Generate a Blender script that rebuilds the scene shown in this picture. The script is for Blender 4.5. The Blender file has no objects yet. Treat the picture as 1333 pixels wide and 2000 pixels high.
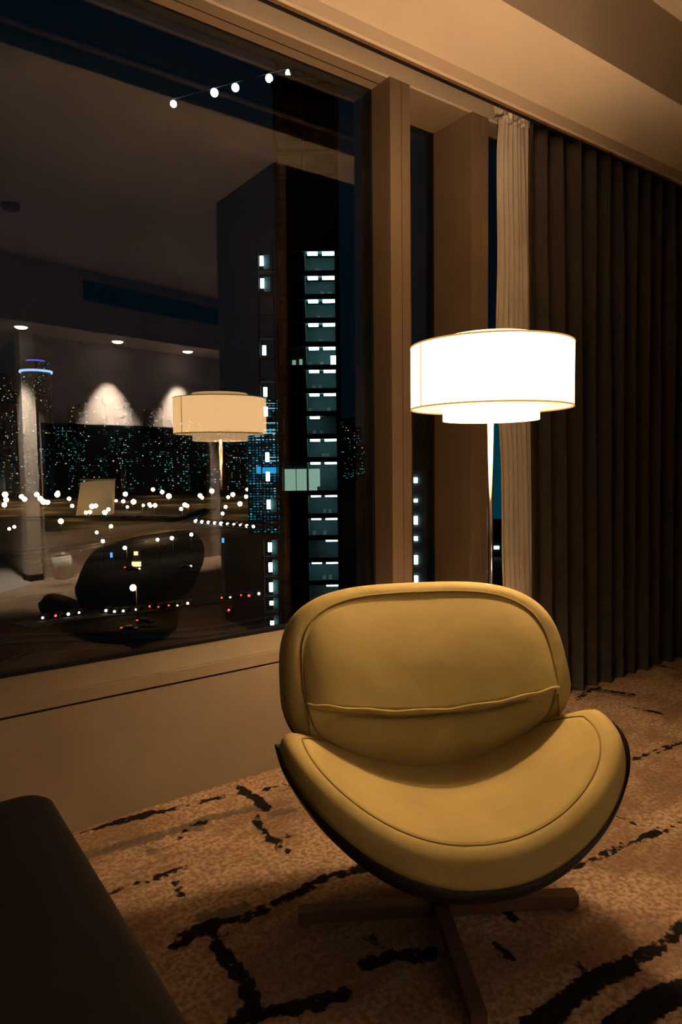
import bpy, bmesh, math, random
from mathutils import Vector, Matrix
random.seed(7)

# ------------------------------------------------------------------ camera, world, exposure
F_PX, YAW, PITCH, ROLL = 1321.4, 0.62404, 0.06677, -0.01201
EYE = Vector((0.0, 0.0, 1.1))
_f = Vector((math.sin(YAW)*math.cos(PITCH), math.cos(YAW)*math.cos(PITCH), -math.sin(PITCH)))
_r0 = Vector((math.cos(YAW), -math.sin(YAW), 0.0))
_u0 = _r0.cross(_f)
_r = _r0*math.cos(ROLL) + _u0*math.sin(ROLL)
_u = -_r0*math.sin(ROLL) + _u0*math.cos(ROLL)
scene = bpy.context.scene
col = scene.collection
cam_data = bpy.data.cameras.new('camera')
cam_data.sensor_fit = 'VERTICAL'
cam_data.sensor_height = 36.0
cam_data.sensor_width = 24.0
cam_data.lens = F_PX/2000*36
cam_data.clip_start = 0.02
cam_data.clip_end = 6000
cam = bpy.data.objects.new('camera', cam_data)
col.objects.link(cam)
cam.matrix_world = Matrix(((_r.x, _u.x, -_f.x, EYE.x), (_r.y, _u.y, -_f.y, EYE.y), (_r.z, _u.z, -_f.z, EYE.z), (0, 0, 0, 1)))
scene.camera = cam

world = bpy.data.worlds.new('night_sky')
scene.world = world
world.use_nodes = True
wb = world.node_tree.nodes['Background']
wb.inputs['Color'].default_value = (0.0007, 0.0036, 0.0060, 1)
wb.inputs['Strength'].default_value = 1.0

vs = scene.view_settings
vs.view_transform = 'Standard'
vs.look = 'None'
vs.gamma = 1.0
vs.use_curve_mapping = False
vs.exposure = 0.0
scene.cycles.use_adaptive_sampling = False
scene.cycles.max_bounces = 8
scene.cycles.transparent_max_bounces = 16
scene.cycles.sample_clamp_indirect = 0.0
scene.cycles.caustics_reflective = False
scene.cycles.caustics_refractive = False

WARM = (1.0, 0.60, 0.31)

# ------------------------------------------------------------------ helpers
def ray(x, y):
    return _f + _r*((x-666.5)/F_PX) + _u*((1000-y)/F_PX)
def on_z(x, y, z):
    d = ray(x, y)
    return EYE + d*((z-EYE.z)/d.z)
def at_depth(x, y, dist):
    return EYE + ray(x, y)*dist

def nt(m):
    m.use_nodes = True
    return m.node_tree, m.node_tree.nodes, m.node_tree.links

def mat(name, color, rough=0.8, var=0.0, scale=20, bump=0.0, bscale=200, metal=0.0, sheen=0.0, emit=None, estr=0.0, spec=0.3, detail=6, coords='Object'):
    m = bpy.data.materials.new(name)
    t, n, l = nt(m)
    b = n['Principled BSDF']
    b.inputs['Base Color'].default_value = (*color, 1)
    b.inputs['Roughness'].default_value = rough
    b.inputs['Metallic'].default_value = metal
    b.inputs['Specular IOR Level'].default_value = spec
    if sheen:
        b.inputs['Sheen Weight'].default_value = sheen
        b.inputs['Sheen Roughness'].default_value = 0.45
        b.inputs['Sheen Tint'].default_value = (min(1, color[0]*1.8), min(1, color[1]*1.8), min(1, color[2]*1.8), 1)
    tc = n.new('ShaderNodeTexCoord')
    if var:
        no = n.new('ShaderNodeTexNoise')
        no.inputs['Scale'].default_value = scale
        no.inputs['Detail'].default_value = detail
        mx = n.new('ShaderNodeMix'); mx.data_type = 'RGBA'
        mx.inputs[6].default_value = (*[max(0, c*(1-var)) for c in color], 1)
        mx.inputs[7].default_value = (*[min(1, c*(1+var)) for c in color], 1)
        l.new(tc.outputs[coords], no.inputs['Vector'])
        l.new(no.outputs['Fac'], mx.inputs[0])
        l.new(mx.outputs[2], b.inputs['Base Color'])
    if bump:
        nb = n.new('ShaderNodeTexNoise'); nb.inputs['Scale'].default_value = bscale; nb.inputs['Detail'].default_value = 4
        bp = n.new('ShaderNodeBump'); bp.inputs['Strength'].default_value = bump; bp.inputs['Distance'].default_value = 0.004
        l.new(tc.outputs[coords], nb.inputs['Vector']); l.new(nb.outputs['Fac'], bp.inputs['Height']); l.new(bp.outputs['Normal'], b.inputs['Normal'])
    if emit:
        b.inputs['Emission Color'].default_value = (*emit, 1)
        b.inputs['Emission Strength'].default_value = estr
    return m

def emat(name, color, strength, lamp=False):
    m = mat(name, (0.02, 0.02, 0.02), emit=color, estr=strength)
    if not lamp: m.cycles.emission_sampling = 'NONE'      # far lights are seen, they need no light sampling
    return m

def link(name, mesh, m=None, parent=None):
    o = bpy.data.objects.new(name, mesh)
    col.objects.link(o)
    if m is not None and not mesh.materials:
        mesh.materials.append(m)
    if parent is not None:
        o.parent = parent
    return o

def tag(o, label=None, cat=None, group=None, kind=None):
    if label: o['label'] = label
    if cat: o['category'] = cat
    if group: o['group'] = group
    if kind: o['kind'] = kind
    return o

def empty(name, loc, rz=0.0):
    o = bpy.data.objects.new(name, None)
    col.objects.link(o)
    o.location = loc
    o.rotation_euler = (0, 0, rz)
    o.empty_display_size = 0.1
    return o

def mesh_of(bm, name='m', smooth=False):
    me = bpy.data.meshes.new(name)
    bm.normal_update()
    bm.to_mesh(me); bm.free()
    if smooth:
        for p in me.polygons: p.use_smooth = True
    return me

def add_box(bm, x0, x1, y0, y1, z0, z1, bevel=0.0):
    vsx = [bm.verts.new((x, y, z)) for z in (z0, z1) for y in (y0, y1) for x in (x0, x1)]
    fs = []
    for idx in ((0, 2, 3, 1), (4, 5, 7, 6), (0, 1, 5, 4), (2, 6, 7, 3), (0, 4, 6, 2), (1, 3, 7, 5)):
        fs.append(bm.faces.new([vsx[i] for i in idx]))
    if bevel:
        es = list({e for f in fs for e in f.edges})
        bmesh.ops.bevel(bm, geom=es, offset=bevel, segments=2, affect='EDGES', profile=0.6)

def box(name, m, x0, x1, y0, y1, z0, z1, parent=None, bevel=0.0):
    bm = bmesh.new()
    add_box(bm, x0, x1, y0, y1, z0, z1, bevel)
    return link(name, mesh_of(bm), m, parent)

def prism(name, m, pts, z0, z1, parent=None, bevel=0.0):
    """vertical prism over a plan polygon (counter-clockwise)"""
    bm = bmesh.new()
    lo = [bm.verts.new((x, y, z0)) for x, y in pts]
    hi = [bm.verts.new((x, y, z1)) for x, y in pts]
    n = len(pts)
    bm.faces.new(lo[::-1]); bm.faces.new(hi)
    for i in range(n):
        bm.faces.new((lo[i], lo[(i+1) % n], hi[(i+1) % n], hi[i]))
    bmesh.ops.recalc_face_normals(bm, faces=bm.faces)
    if bevel:
        bmesh.ops.bevel(bm, geom=list(bm.edges), offset=bevel, segments=2, affect='EDGES')
    return link(name, mesh_of(bm), m, parent)

def lathe_mesh(profile, seg=48, closed=False):
    """profile of (r,z) revolved about z; closed joins last to first"""
    bm = bmesh.new()
    rings = []
    for r, z in profile:
        if r < 1e-6:
            rings.append([bm.verts.new((0, 0, z))])
        else:
            rings.append([bm.verts.new((r*math.cos(2*math.pi*i/seg), r*math.sin(2*math.pi*i/seg), z)) for i in range(seg)])
    pairs = list(zip(rings, rings[1:])) + ([(rings[-1], rings[0])] if closed else [])
    for a, b in pairs:
        for i in range(seg):
            j = (i+1) % seg
            if len(a) == 1 and len(b) == 1: continue
            if len(a) == 1: bm.faces.new((a[0], b[i], b[j]))
            elif len(b) == 1: bm.faces.new((a[i], b[0], a[j]))
            else: bm.faces.new((a[i], a[j], b[j], b[i]))
    bmesh.ops.recalc_face_normals(bm, faces=bm.faces)
    return bm

def lathe(name, m, profile, parent=None, seg=48, closed=False, smooth=True, loc=None):
    me = mesh_of(lathe_mesh(profile, seg, closed), smooth=smooth)
    o = link(name, me, m, parent)
    if loc: o.location = loc
    return o

def tube_mesh(pts, rad, seg=8, closed=False):
    bm = bmesh.new()
    pts = [Vector(p) for p in pts]
    n = len(pts)
    rings = []
    for i, p in enumerate(pts):
        if closed: t = pts[(i+1) % n] - pts[i-1]
        else: t = pts[min(i+1, n-1)] - pts[max(i-1, 0)]
        t.normalize()
        a = t.cross(Vector((0, 0, 1)))
        if a.length < 1e-3: a = t.cross(Vector((1, 0, 0)))
        a.normalize(); b = t.cross(a)
        rings.append([bm.verts.new(p + (a*math.cos(2*math.pi*k/seg) + b*math.sin(2*math.pi*k/seg))*rad) for k in range(seg)])
    m = n if closed else n-1
    for i in range(m):
        A, B = rings[i], rings[(i+1) % n]
        for k in range(seg):
            bm.faces.new((A[k], A[(k+1) % seg], B[(k+1) % seg], B[k]))
    if not closed:
        bm.faces.new(rings[0][::-1]); bm.faces.new(rings[-1])
    bmesh.ops.recalc_face_normals(bm, faces=bm.faces)
    return bm

def tube(name, m, pts, rad, parent=None, seg=8, closed=False):
    return link(name, mesh_of(tube_mesh(pts, rad, seg, closed), smooth=True), m, parent)

# ------------------------------------------------------------------ materials
M = {}
M['plaster'] = mat('painted_plaster', (0.34, 0.30, 0.25), 0.9, var=0.04, scale=3, bump=0.08, bscale=400)
M['fascia'] = mat('cream_paint', (0.54, 0.475, 0.40), 0.85, var=0.03, scale=2, bump=0.05, bscale=500)
M['panel'] = mat('beige_panel', (0.33, 0.285, 0.215), 0.75, var=0.05, scale=5, bump=0.06, bscale=300)
M['post'] = mat('bronze_painted_metal', (0.200, 0.150, 0.105), 0.6, var=0.05, scale=8, bump=0.04, bscale=400)
M['backwall'] = mat('taupe_wallcovering', (0.66, 0.57, 0.51), 0.9, var=0.05, scale=6)
M['darkwall'] = mat('dark_timber_panel', (0.030, 0.022, 0.018), 0.7, var=0.25, scale=4)
M['ceiling'] = M['fascia']
M['black'] = mat('black_rubber', (0.006, 0.007, 0.008), 0.6)
M['blackgloss'] = mat('black_glass_screen', (0.004, 0.004, 0.005), 0.25)
M['trim'] = mat('brass_corner_trim', (0.40, 0.27, 0.18), 0.4, metal=0.6)
M['white_trim'] = mat('pale_pillar_paint', (0.85, 0.76, 0.68), 0.8)
M['track'] = mat('bronze_track', (0.16, 0.10, 0.055), 0.5)
M['marble'] = mat('pale_marble', (0.62, 0.56, 0.52), 0.4, var=0.08, scale=4)
M['velvet'] = None
M['chrome'] = mat('polished_chrome', (0.75, 0.72, 0.68), 0.12, metal=1.0)
M['steel'] = mat('bronze_steel', (0.16, 0.105, 0.075), 0.45, metal=0.35)
M['shell'] = mat('black_moulded_shell', (0.008, 0.008, 0.009), 0.35)
M['ottoman'] = mat('dark_brown_leather', (0.010, 0.0075, 0.0065), 0.8, var=0.2, scale=30, bump=0.1, bscale=250)
M['white_pl'] = mat('white_plastic', (0.7, 0.66, 0.6), 0.5)

def velvet():
    m = bpy.data.materials.new('mustard_velvet')
    t, n, l = nt(m)
    b = n['Principled BSDF']
    tc = n.new('ShaderNodeTexCoord')
    n1 = n.new('ShaderNodeTexNoise'); n1.inputs['Scale'].default_value = 9; n1.inputs['Detail'].default_value = 5; n1.inputs['Distortion'].default_value = 0.2
    n2 = n.new('ShaderNodeTexNoise'); n2.inputs['Scale'].default_value = 160; n2.inputs['Detail'].default_value = 3
    mx = n.new('ShaderNodeMix'); mx.data_type = 'RGBA'
    mx.inputs[6].default_value = (0.32, 0.265, 0.095, 1)
    mx.inputs[7].default_value = (0.47, 0.40, 0.165, 1)
    ad = n.new('ShaderNodeMath'); ad.operation = 'MULTIPLY_ADD'; ad.inputs[1].default_value = 0.35; ad.inputs[2].default_value = 0.0
    ad2 = n.new('ShaderNodeMath'); ad2.operation = 'MULTIPLY_ADD'; ad2.inputs[1].default_value = 0.75
    l.new(tc.outputs['Object'], n1.inputs['Vector']); l.new(tc.outputs['Object'], n2.inputs['Vector'])
    l.new(n2.outputs['Fac'], ad.inputs[0]); l.new(n1.outputs['Fac'], ad2.inputs[0]); l.new(ad.outputs[0], ad2.inputs[2])
    l.new(ad2.outputs[0], mx.inputs[0]); l.new(mx.outputs[2], b.inputs['Base Color'])
    b.inputs['Roughness'].default_value = 0.85
    b.inputs['Specular IOR Level'].default_value = 0.15
    b.inputs['Sheen Weight'].default_value = 0.35
    b.inputs['Sheen Roughness'].default_value = 0.5
    b.inputs['Sheen Tint'].default_value = (0.9, 0.75, 0.4, 1)
    n3 = n.new('ShaderNodeTexNoise'); n3.inputs['Scale'].default_value = 9; n3.inputs['Detail'].default_value = 2; n3.inputs['Distortion'].default_value = 0.2
    bp = n.new('ShaderNodeBump'); bp.inputs['Strength'].default_value = 0.22; bp.inputs['Distance'].default_value = 0.02
    l.new(tc.outputs['Object'], n3.inputs['Vector']); l.new(n3.outputs['Fac'], bp.inputs['Height']); l.new(bp.outputs['Normal'], b.inputs['Normal'])
    return m
M['velvet'] = velvet()

def glass(name, r0=0.05, tint=(0.93, 0.97, 0.97)):
    """window glass: a mirror share that grows with the angle, the rest passes"""
    m = bpy.data.materials.new(name)
    t, n, l = nt(m)
    n.remove(n['Principled BSDF'])
    out = n['Material Output']
    geo = n.new('ShaderNodeNewGeometry')
    dot = n.new('ShaderNodeVectorMath'); dot.operation = 'DOT_PRODUCT'
    l.new(geo.outputs['Incoming'], dot.inputs[0]); l.new(geo.outputs['Normal'], dot.inputs[1])
    ab = n.new('ShaderNodeMath'); ab.operation = 'ABSOLUTE'; l.new(dot.outputs['Value'], ab.inputs[0])
    om = n.new('ShaderNodeMath'); om.operation = 'SUBTRACT'; om.inputs[0].default_value = 1.0; om.use_clamp = True; l.new(ab.outputs[0], om.inputs[1])
    pw = n.new('ShaderNodeMath'); pw.operation = 'POWER'; pw.inputs[1].default_value = 5.0; l.new(om.outputs[0], pw.inputs[0])
    ma = n.new('ShaderNodeMath'); ma.operation = 'MULTIPLY_ADD'; ma.inputs[1].default_value = 1-r0; ma.inputs[2].default_value = r0; l.new(pw.outputs[0], ma.inputs[0])
    tr = n.new('ShaderNodeBsdfTransparent'); tr.inputs['Color'].default_value = (*tint, 1)
    gl = n.new('ShaderNodeBsdfGlossy'); gl.inputs['Roughness'].default_value = 0.0; gl.inputs['Color'].default_value = (1, 1, 1, 1)
    mx = n.new('ShaderNodeMixShader')
    l.new(ma.outputs[0], mx.inputs[0]); l.new(tr.outputs[0], mx.inputs[1]); l.new(gl.outputs[0], mx.inputs[2]); l.new(mx.outputs[0], out.inputs['Surface'])
    return m
M['glass'] = glass('window_glass', 0.052)
M['railglass'] = glass('balcony_glass', 0.04, (0.75, 0.9, 0.9))

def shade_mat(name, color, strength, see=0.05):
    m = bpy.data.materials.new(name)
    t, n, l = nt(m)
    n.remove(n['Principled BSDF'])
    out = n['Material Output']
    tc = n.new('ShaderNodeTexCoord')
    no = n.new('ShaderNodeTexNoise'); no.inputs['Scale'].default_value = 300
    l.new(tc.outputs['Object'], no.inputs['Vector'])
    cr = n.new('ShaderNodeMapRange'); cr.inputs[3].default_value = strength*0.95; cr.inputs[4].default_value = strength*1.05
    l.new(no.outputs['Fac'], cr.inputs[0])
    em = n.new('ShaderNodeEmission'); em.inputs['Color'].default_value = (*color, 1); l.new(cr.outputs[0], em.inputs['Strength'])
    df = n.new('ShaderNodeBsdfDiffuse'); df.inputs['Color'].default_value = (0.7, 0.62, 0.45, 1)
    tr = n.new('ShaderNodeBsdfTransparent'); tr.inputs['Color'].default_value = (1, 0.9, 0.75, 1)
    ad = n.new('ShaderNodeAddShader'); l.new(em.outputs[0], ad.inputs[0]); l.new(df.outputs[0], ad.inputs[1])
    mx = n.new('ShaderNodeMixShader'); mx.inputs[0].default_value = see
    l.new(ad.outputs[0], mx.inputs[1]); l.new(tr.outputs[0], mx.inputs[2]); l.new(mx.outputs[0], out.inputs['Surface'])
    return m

def cloth(name, color, trans=0.3, clear=0.0, var=0.15, scale=60):
    m = bpy.data.materials.new(name)
    t, n, l = nt(m)
    n.remove(n['Principled BSDF'])
    out = n['Material Output']
    tc = n.new('ShaderNodeTexCoord')
    mp = n.new('ShaderNodeMapping'); mp.inputs['Scale'].default_value = (1, 1, 0.15)
    no = n.new('ShaderNodeTexNoise'); no.inputs['Scale'].default_value = scale; no.inputs['Detail'].default_value = 5
    l.new(tc.outputs['Object'], mp.inputs['Vector']); l.new(mp.outputs['Vector'], no.inputs['Vector'])
    mc = n.new('ShaderNodeMix'); mc.data_type = 'RGBA'
    mc.inputs[6].default_value = (*[c*(1-var) for c in color], 1); mc.inputs[7].default_value = (*[c*(1+var) for c in color], 1)
    l.new(no.outputs['Fac'], mc.inputs[0])
    df = n.new('ShaderNodeBsdfDiffuse'); tl = n.new('ShaderNodeBsdfTranslucent'); tp = n.new('ShaderNodeBsdfTransparent')
    l.new(mc.outputs[2], df.inputs['Color']); l.new(mc.outputs[2], tl.inputs['Color'])
    m1 = n.new('ShaderNodeMixShader'); m1.inputs[0].default_value = trans
    l.new(df.outputs[0], m1.inputs[1]); l.new(tl.outputs[0], m1.inputs[2])
    m2 = n.new('ShaderNodeMixShader'); m2.inputs[0].default_value = clear
    l.new(m1.outputs[0], m2.inputs[1]); l.new(tp.outputs[0], m2.inputs[2]); l.new(m2.outputs[0], out.inputs['Surface'])
    return m
M['sheer'] = cloth('sheer_voile', (0.97, 0.92, 0.86), 0.14, 0.015, 0.03)
M['blackout'] = cloth('taupe_blackout_weave', (0.12, 0.105, 0.092), 0.0, 0.0, 0.2, 90)

# ------------------------------------------------------------------ room shell
YW, YG, YG2 = 2.105, 2.231, 2.355        # wall face, main pane, narrow pane
ZH, ZC, ZS = 2.617, 2.90, 2.35           # window head, ceiling, rear soffit
XL, XR = -2.2, 4.7
P1, P2 = (1.775, 1.880), (2.236, 2.339)  # window posts

def bulk_y(x): return -1.6508 - 0.23875*x
def back_y(x): return -2.2866 - 0.20359*x

# --- carpet: a grid that carries the drawn dark marks as a distance value
def carpet_floor():
    strokes = []
    def S(w, *pts):
        q = [on_z(x, y, 0.0) for x, y in pts]
        strokes.append((w*1.05+.007, [(p.x, p.y) for p in q]))
    S(.012, (130, 1632), (200, 1614), (245, 1602), (290, 1588))
    S(.026, (265, 1596), (300, 1587), (345, 1577))
    S(.012, (340, 1579), (420, 1560), (465, 1550), (500, 1545), (570, 1530))
    S(.030, (468, 1538), (500, 1558), (520, 1580))
    S(.020, (500, 1600), (520, 1630), (545, 1655), (562, 1664))
    S(.014, (515, 1640), (570, 1632))
    S(.010, (345, 1640), (372, 1612), (400, 1606))
    S(.010, (205, 1745), (300, 1720), (370, 1693))
    S(.018, (300, 1716), (335, 1704))
    S(.010, (338, 1715), (355, 1747))
    S(.020, (335, 1850), (400, 1818), (500, 1783), (560, 1752))
    S(.020, (345, 1828), (420, 1798))
    S(.024, (560, 1752), (640, 1715), (700, 1697), (760, 1690))
    S(.028, (420, 1830), (440, 1872), (480, 1922), (495, 1970))
    S(.030, (440, 2010), (480, 1990), (600, 1962), (670, 1940))
    S(.034, (720, 1882), (760, 1868), (850, 1862))
    S(.016, (725, 1832), (752, 1862))
    S(.012, (1110, 1700), (1160, 1680), (1230, 1645), (1290, 1620), (1345, 1597))
    S(.026, (1112, 1694), (1130, 1690))
    S(.022, (1265, 1632), (1300, 1618))
    S(.010, (1205, 1592), (1245, 1610))
    S(.016, (1125, 1368), (1150, 1350), (1182, 1340))
    S(.018, (1150, 1343), (1195, 1350), (1240, 1357))
    S(.013, (1222, 1378), (1260, 1386), (1292, 1394))
    S(.013, (1240, 1484), (1285, 1466), (1345, 1448))
    S(.014, (1290, 1300), (1333, 1310))
    S(.040, (1040, 2010), (1110, 1950), (1170, 1910), (1235, 1880))
    S(.024, (1210, 1885), (1290, 1850), (1345, 1800))
    S(.050, (1200, 2010), (1270, 1965), (1345, 1930))
    S(.012, (960, 1840), (1000, 1870))
    S(.010, (1125, 1880), (1150, 1905))
    S(.014, (980, 1770), (1010, 1800))
    S(.014, (1090, 1560), (1130, 1535), (1180, 1520))
    rnd = random.Random(3)
    for k in range(60):                      # the same distressed grid goes on over the rest of the room
        x, y = rnd.uniform(XL, XR), rnd.uniform(-4.0, 0.35)
        ln, w = rnd.uniform(.25, .8), rnd.uniform(.010, .03)
        if rnd.random() < .6: p = [(x, y), (x+ln/2, y+rnd.uniform(-.03, .03)), (x+ln, y+rnd.uniform(-.05, .05))]
        else: p = [(x, y), (x+rnd.uniform(-.03, .03), y+ln/2), (x+rnd.uniform(-.05, .05), y+ln*.8)]
        strokes.append((w, p))
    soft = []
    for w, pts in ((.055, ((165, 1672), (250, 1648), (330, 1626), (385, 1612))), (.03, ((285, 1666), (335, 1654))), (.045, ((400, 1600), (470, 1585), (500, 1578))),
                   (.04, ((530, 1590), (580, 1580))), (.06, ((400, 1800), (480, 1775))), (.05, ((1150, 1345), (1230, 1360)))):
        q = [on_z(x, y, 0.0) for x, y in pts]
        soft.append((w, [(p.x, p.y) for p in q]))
    nx, ny = 300, 272
    x0, x1, y0, y1 = XL, XR, -4.2, YW+0.02
    def field(sts):
        val = [-0.2]*(nx*ny)
        for w, pts in sts:
            for (ax, ay), (bx, by) in zip(pts, pts[1:]):
                R = .16
                i0 = max(0, int((min(ax, bx)-R-x0)/(x1-x0)*(nx-1))); i1 = min(nx-1, int((max(ax, bx)+R-x0)/(x1-x0)*(nx-1))+1)
                j0 = max(0, int((min(ay, by)-R-y0)/(y1-y0)*(ny-1))); j1 = min(ny-1, int((max(ay, by)+R-y0)/(y1-y0)*(ny-1))+1)
                dx, dy = bx-ax, by-ay
                L2 = dx*dx+dy*dy+1e-9
                for j in range(j0, j1+1):
                    yy = y0+(y1-y0)*j/(ny-1)
                    for i in range(i0, i1+1):
                        xx = x0+(x1-x0)*i/(nx-1)
                        tt = max(0, min(1, ((xx-ax)*dx+(yy-ay)*dy)/L2))
                        d = math.hypot(xx-ax-tt*dx, yy-ay-tt*dy)
                        v = w*.5-d
                        if v > val[j*nx+i]: val[j*nx+i] = v
        return val
    ink, grey = field(strokes), field(soft)
    verts = [(x0+(x1-x0)*i/(nx-1), y0+(y1-y0)*j/(ny-1), 0.0) for j in range(ny) for i in range(nx)]
    faces = [(j*nx+i, j*nx+i+1, (j+1)*nx+i+1, (j+1)*nx+i) for j in range(ny-1) for i in range(nx-1)]
    me = bpy.data.meshes.new('carpet')
    me.from_pydata(verts, [], faces)
    for nm, v in (('ink', ink), ('grey', grey)):
        a = me.attributes.new(nm, 'FLOAT', 'POINT')
        a.data.foreach_set('value', v)
    m = bpy.data.materials.new('distressed_tan_carpet')
    t, n, l = nt(m)
    b = n['Principled BSDF']
    b.inputs['Roughness'].default_value = 1.0
    b.inputs['Specular IOR Level'].default_value = 0.05
    tc = n.new('ShaderNodeTexCoord')
    def noise(scale, detail=5, dist=0.0, vec=None):
        x = n.new('ShaderNodeTexNoise'); x.inputs['Scale'].default_value = scale; x.inputs['Detail'].default_value = detail; x.inputs['Distortion'].default_value = dist
        l.new(vec or tc.outputs['Object'], x.inputs['Vector']); return x.outputs['Fac']
    def mix(fac, a, c):
        x = n.new('ShaderNodeMix'); x.data_type = 'RGBA'
        l.new(fac, x.inputs[0])
        for s, v in ((6, a), (7, c)):
            if isinstance(v, tuple): x.inputs[s].default_value = (*v, 1)
            else: l.new(v, x.inputs[s])
        return x.outputs[2]
    def rng(src, a, c, lo=0.0, hi=1.0):
        x = n.new('ShaderNodeMapRange'); x.interpolation_type = 'SMOOTHSTEP'
        l.new(src, x.inputs[0]); x.inputs[1].default_value = a; x.inputs[2].default_value = c; x.inputs[3].default_value = lo; x.inputs[4].default_value = hi
        return x.outputs[0]
    def madd(a, k, c):
        x = n.new('ShaderNodeMath'); x.operation = 'MULTIPLY_ADD'; l.new(a, x.inputs[0]); x.inputs[1].default_value = k
        if isinstance(c, (int, float)): x.inputs[2].default_value = c
        else: l.new(c, x.inputs[2])
        return x.outputs[0]
    def attr(nm):
        x = n.new('ShaderNodeAttribute'); x.attribute_name = nm; return x.outputs['Fac']
    mp = n.new('ShaderNodeMapping'); mp.inputs['Scale'].default_value = (1.0, 5.0, 1.0); l.new(tc.outputs['Object'], mp.inputs['Vector'])
    base = mix(rng(noise(3.0, 6, 0.5), .38, .62), (0.36, 0.235, 0.145), (0.68, 0.49, 0.325))
    base = mix(rng(noise(4.0, 6, 0.3, mp.outputs['Vector']), .42, .72, 0, .55), base, (0.70, 0.54, 0.37))
    base = mix(rng(noise(75, 3), .36, .66, 0, .72), base, (0.21, 0.14, 0.098))
    base = mix(rng(noise(28, 5), .50, .72, 0, .60), base, (0.26, 0.18, 0.13))
    edge = madd(noise(38, 7), .044, madd(noise(9, 4), .038, -.041))
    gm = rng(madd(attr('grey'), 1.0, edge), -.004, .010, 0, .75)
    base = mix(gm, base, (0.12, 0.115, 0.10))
    im = rng(madd(attr('ink'), 1.0, edge), -.003, .004, 0, .97)
    base = mix(im, base, (0.006, 0.008, 0.011))
    l.new(base, b.inputs['Base Color'])
    bp = n.new('ShaderNodeBump'); bp.inputs['Strength'].default_value = 0.6; bp.inputs['Distance'].default_value = 0.006
    l.new(noise(220, 4), bp.inputs['Height']); l.new(bp.outputs['Normal'], b.inputs['Normal'])
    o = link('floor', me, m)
    tag(o, 'tan distressed carpet broken by dark navy crack-like streaks', kind='structure')
carpet_floor()
slab = box('floor_slab', M['plaster'], XL, XR, -4.2, YG+0.01, -0.30, -0.002); tag(slab, 'concrete floor slab under the carpet', kind='structure')
mar = prism('floor_marble', M['marble'], [(XL, -4.2), (1.42, -4.2), (1.30, -2.30), (0.984, -1.983), (XL, -1.2)], -0.001, 0.006)
tag(mar, 'pale marble floor of the entry beside the pillar', kind='structure')

# --- window wall: apron, sill, posts, head
w = box('wall_window', M['panel'], XL, XR, YW, YG+0.010, 0.0, 0.388); tag(w, 'beige apron wall under the big window', kind='structure')
core = box('wall_window_core', M['black'], XL, XR, YW+0.02, YG+0.01, 0.388, 0.396); tag(core, 'dark joint under the window sill', kind='structure')
bm = bmesh.new()
prof = [(YW-0.002, 0.396), (YW-0.002, 0.438), (YG-0.004, 0.478), (YG+0.010, 0.478), (YG+0.010, 0.396)]
A = [bm.verts.new((XL, y, z)) for y, z in prof]; B = [bm.verts.new((XR, y, z)) for y, z in prof]
bm.faces.new(A); bm.faces.new(B[::-1])
for i in range(5): bm.faces.new((A[i], B[i], B[(i+1) % 5], A[(i+1) % 5]))
bmesh.ops.recalc_face_normals(bm, faces=bm.faces)
bmesh.ops.bevel(bm, geom=[e for e in bm.edges if abs(e.verts[0].co.y-YW+0.002) < 1e-4 and abs(e.verts[1].co.y-YW+0.002) < 1e-4 and abs(e.verts[0].co.z-.438) < 1e-4 and abs(e.verts[1].co.z-.438) < 1e-4], offset=0.004, segments=2, affect='EDGES')
s = link('window_sill', mesh_of(bm), M['panel']); tag(s, 'beige sloping window sill board above the thin joint', kind='structure')
w = box('wall_window_head', M['fascia'], XL, XR, YW, YW+0.014, ZH, 3.0); tag(w, 'cream wall strip above the window', kind='structure')
w = box('trim_6', M['post'], XL, XR, YW+0.014, YG+0.010, ZH, 3.0); tag(w, 'dark bronze lining of the window head', kind='structure')
w = box('trim_7', M['black'], XL, P1[0], YW+0.065, YW+0.068, ZH-0.0015, ZH); tag(w, 'fine joint along the window head lining', kind='structure')
for i, (a, b_) in enumerate((P1, P2)):
    e = empty('trim_%d' % (i+1), ((a+b_)/2, YW, 0.438)); tag(e, ('bronze window post by the wide pane', 'bronze window post beside the curtain')[i], kind='structure')
    mid = (b_-a)*0.06
    x0, x1 = a-(a+b_)/2, b_-(a+b_)/2
    d0 = (YG+0.010-YW) if i == 0 else (YG2+0.010-YW)      # the narrow pane sits deeper than the wide one
    d1 = YG2+0.010-YW if i == 0 else YG+0.010-YW
    box('front_cap', M['post'], x0, mid-0.0015, 0, 0.012, 0, ZH-0.438, e, 0.0012)
    box('front_cap', M['post'], mid+0.0015, x1, 0, 0.012, 0, ZH-0.438, e, 0.0012)
    box('post_half', M['post'], x0, mid, 0.012, d0, 0, ZH-0.438, e)
    box('post_half', M['post'], mid, x1, 0.012, d1, 0, ZH-0.438, e)
if True:
    e = box('wall_window_return', M['post'], P1[1], P2[0], YG+0.010, YG2+0.010, ZH, 3.0); tag(e, 'deep head over the narrow pane', kind='structure')
    e = box('window_sill_return', M['panel'], P1[1], P2[0], YG+0.010, YG2+0.010, 0.396, 0.478); tag(e, 'deep sill under the narrow pane', kind='structure')
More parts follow.
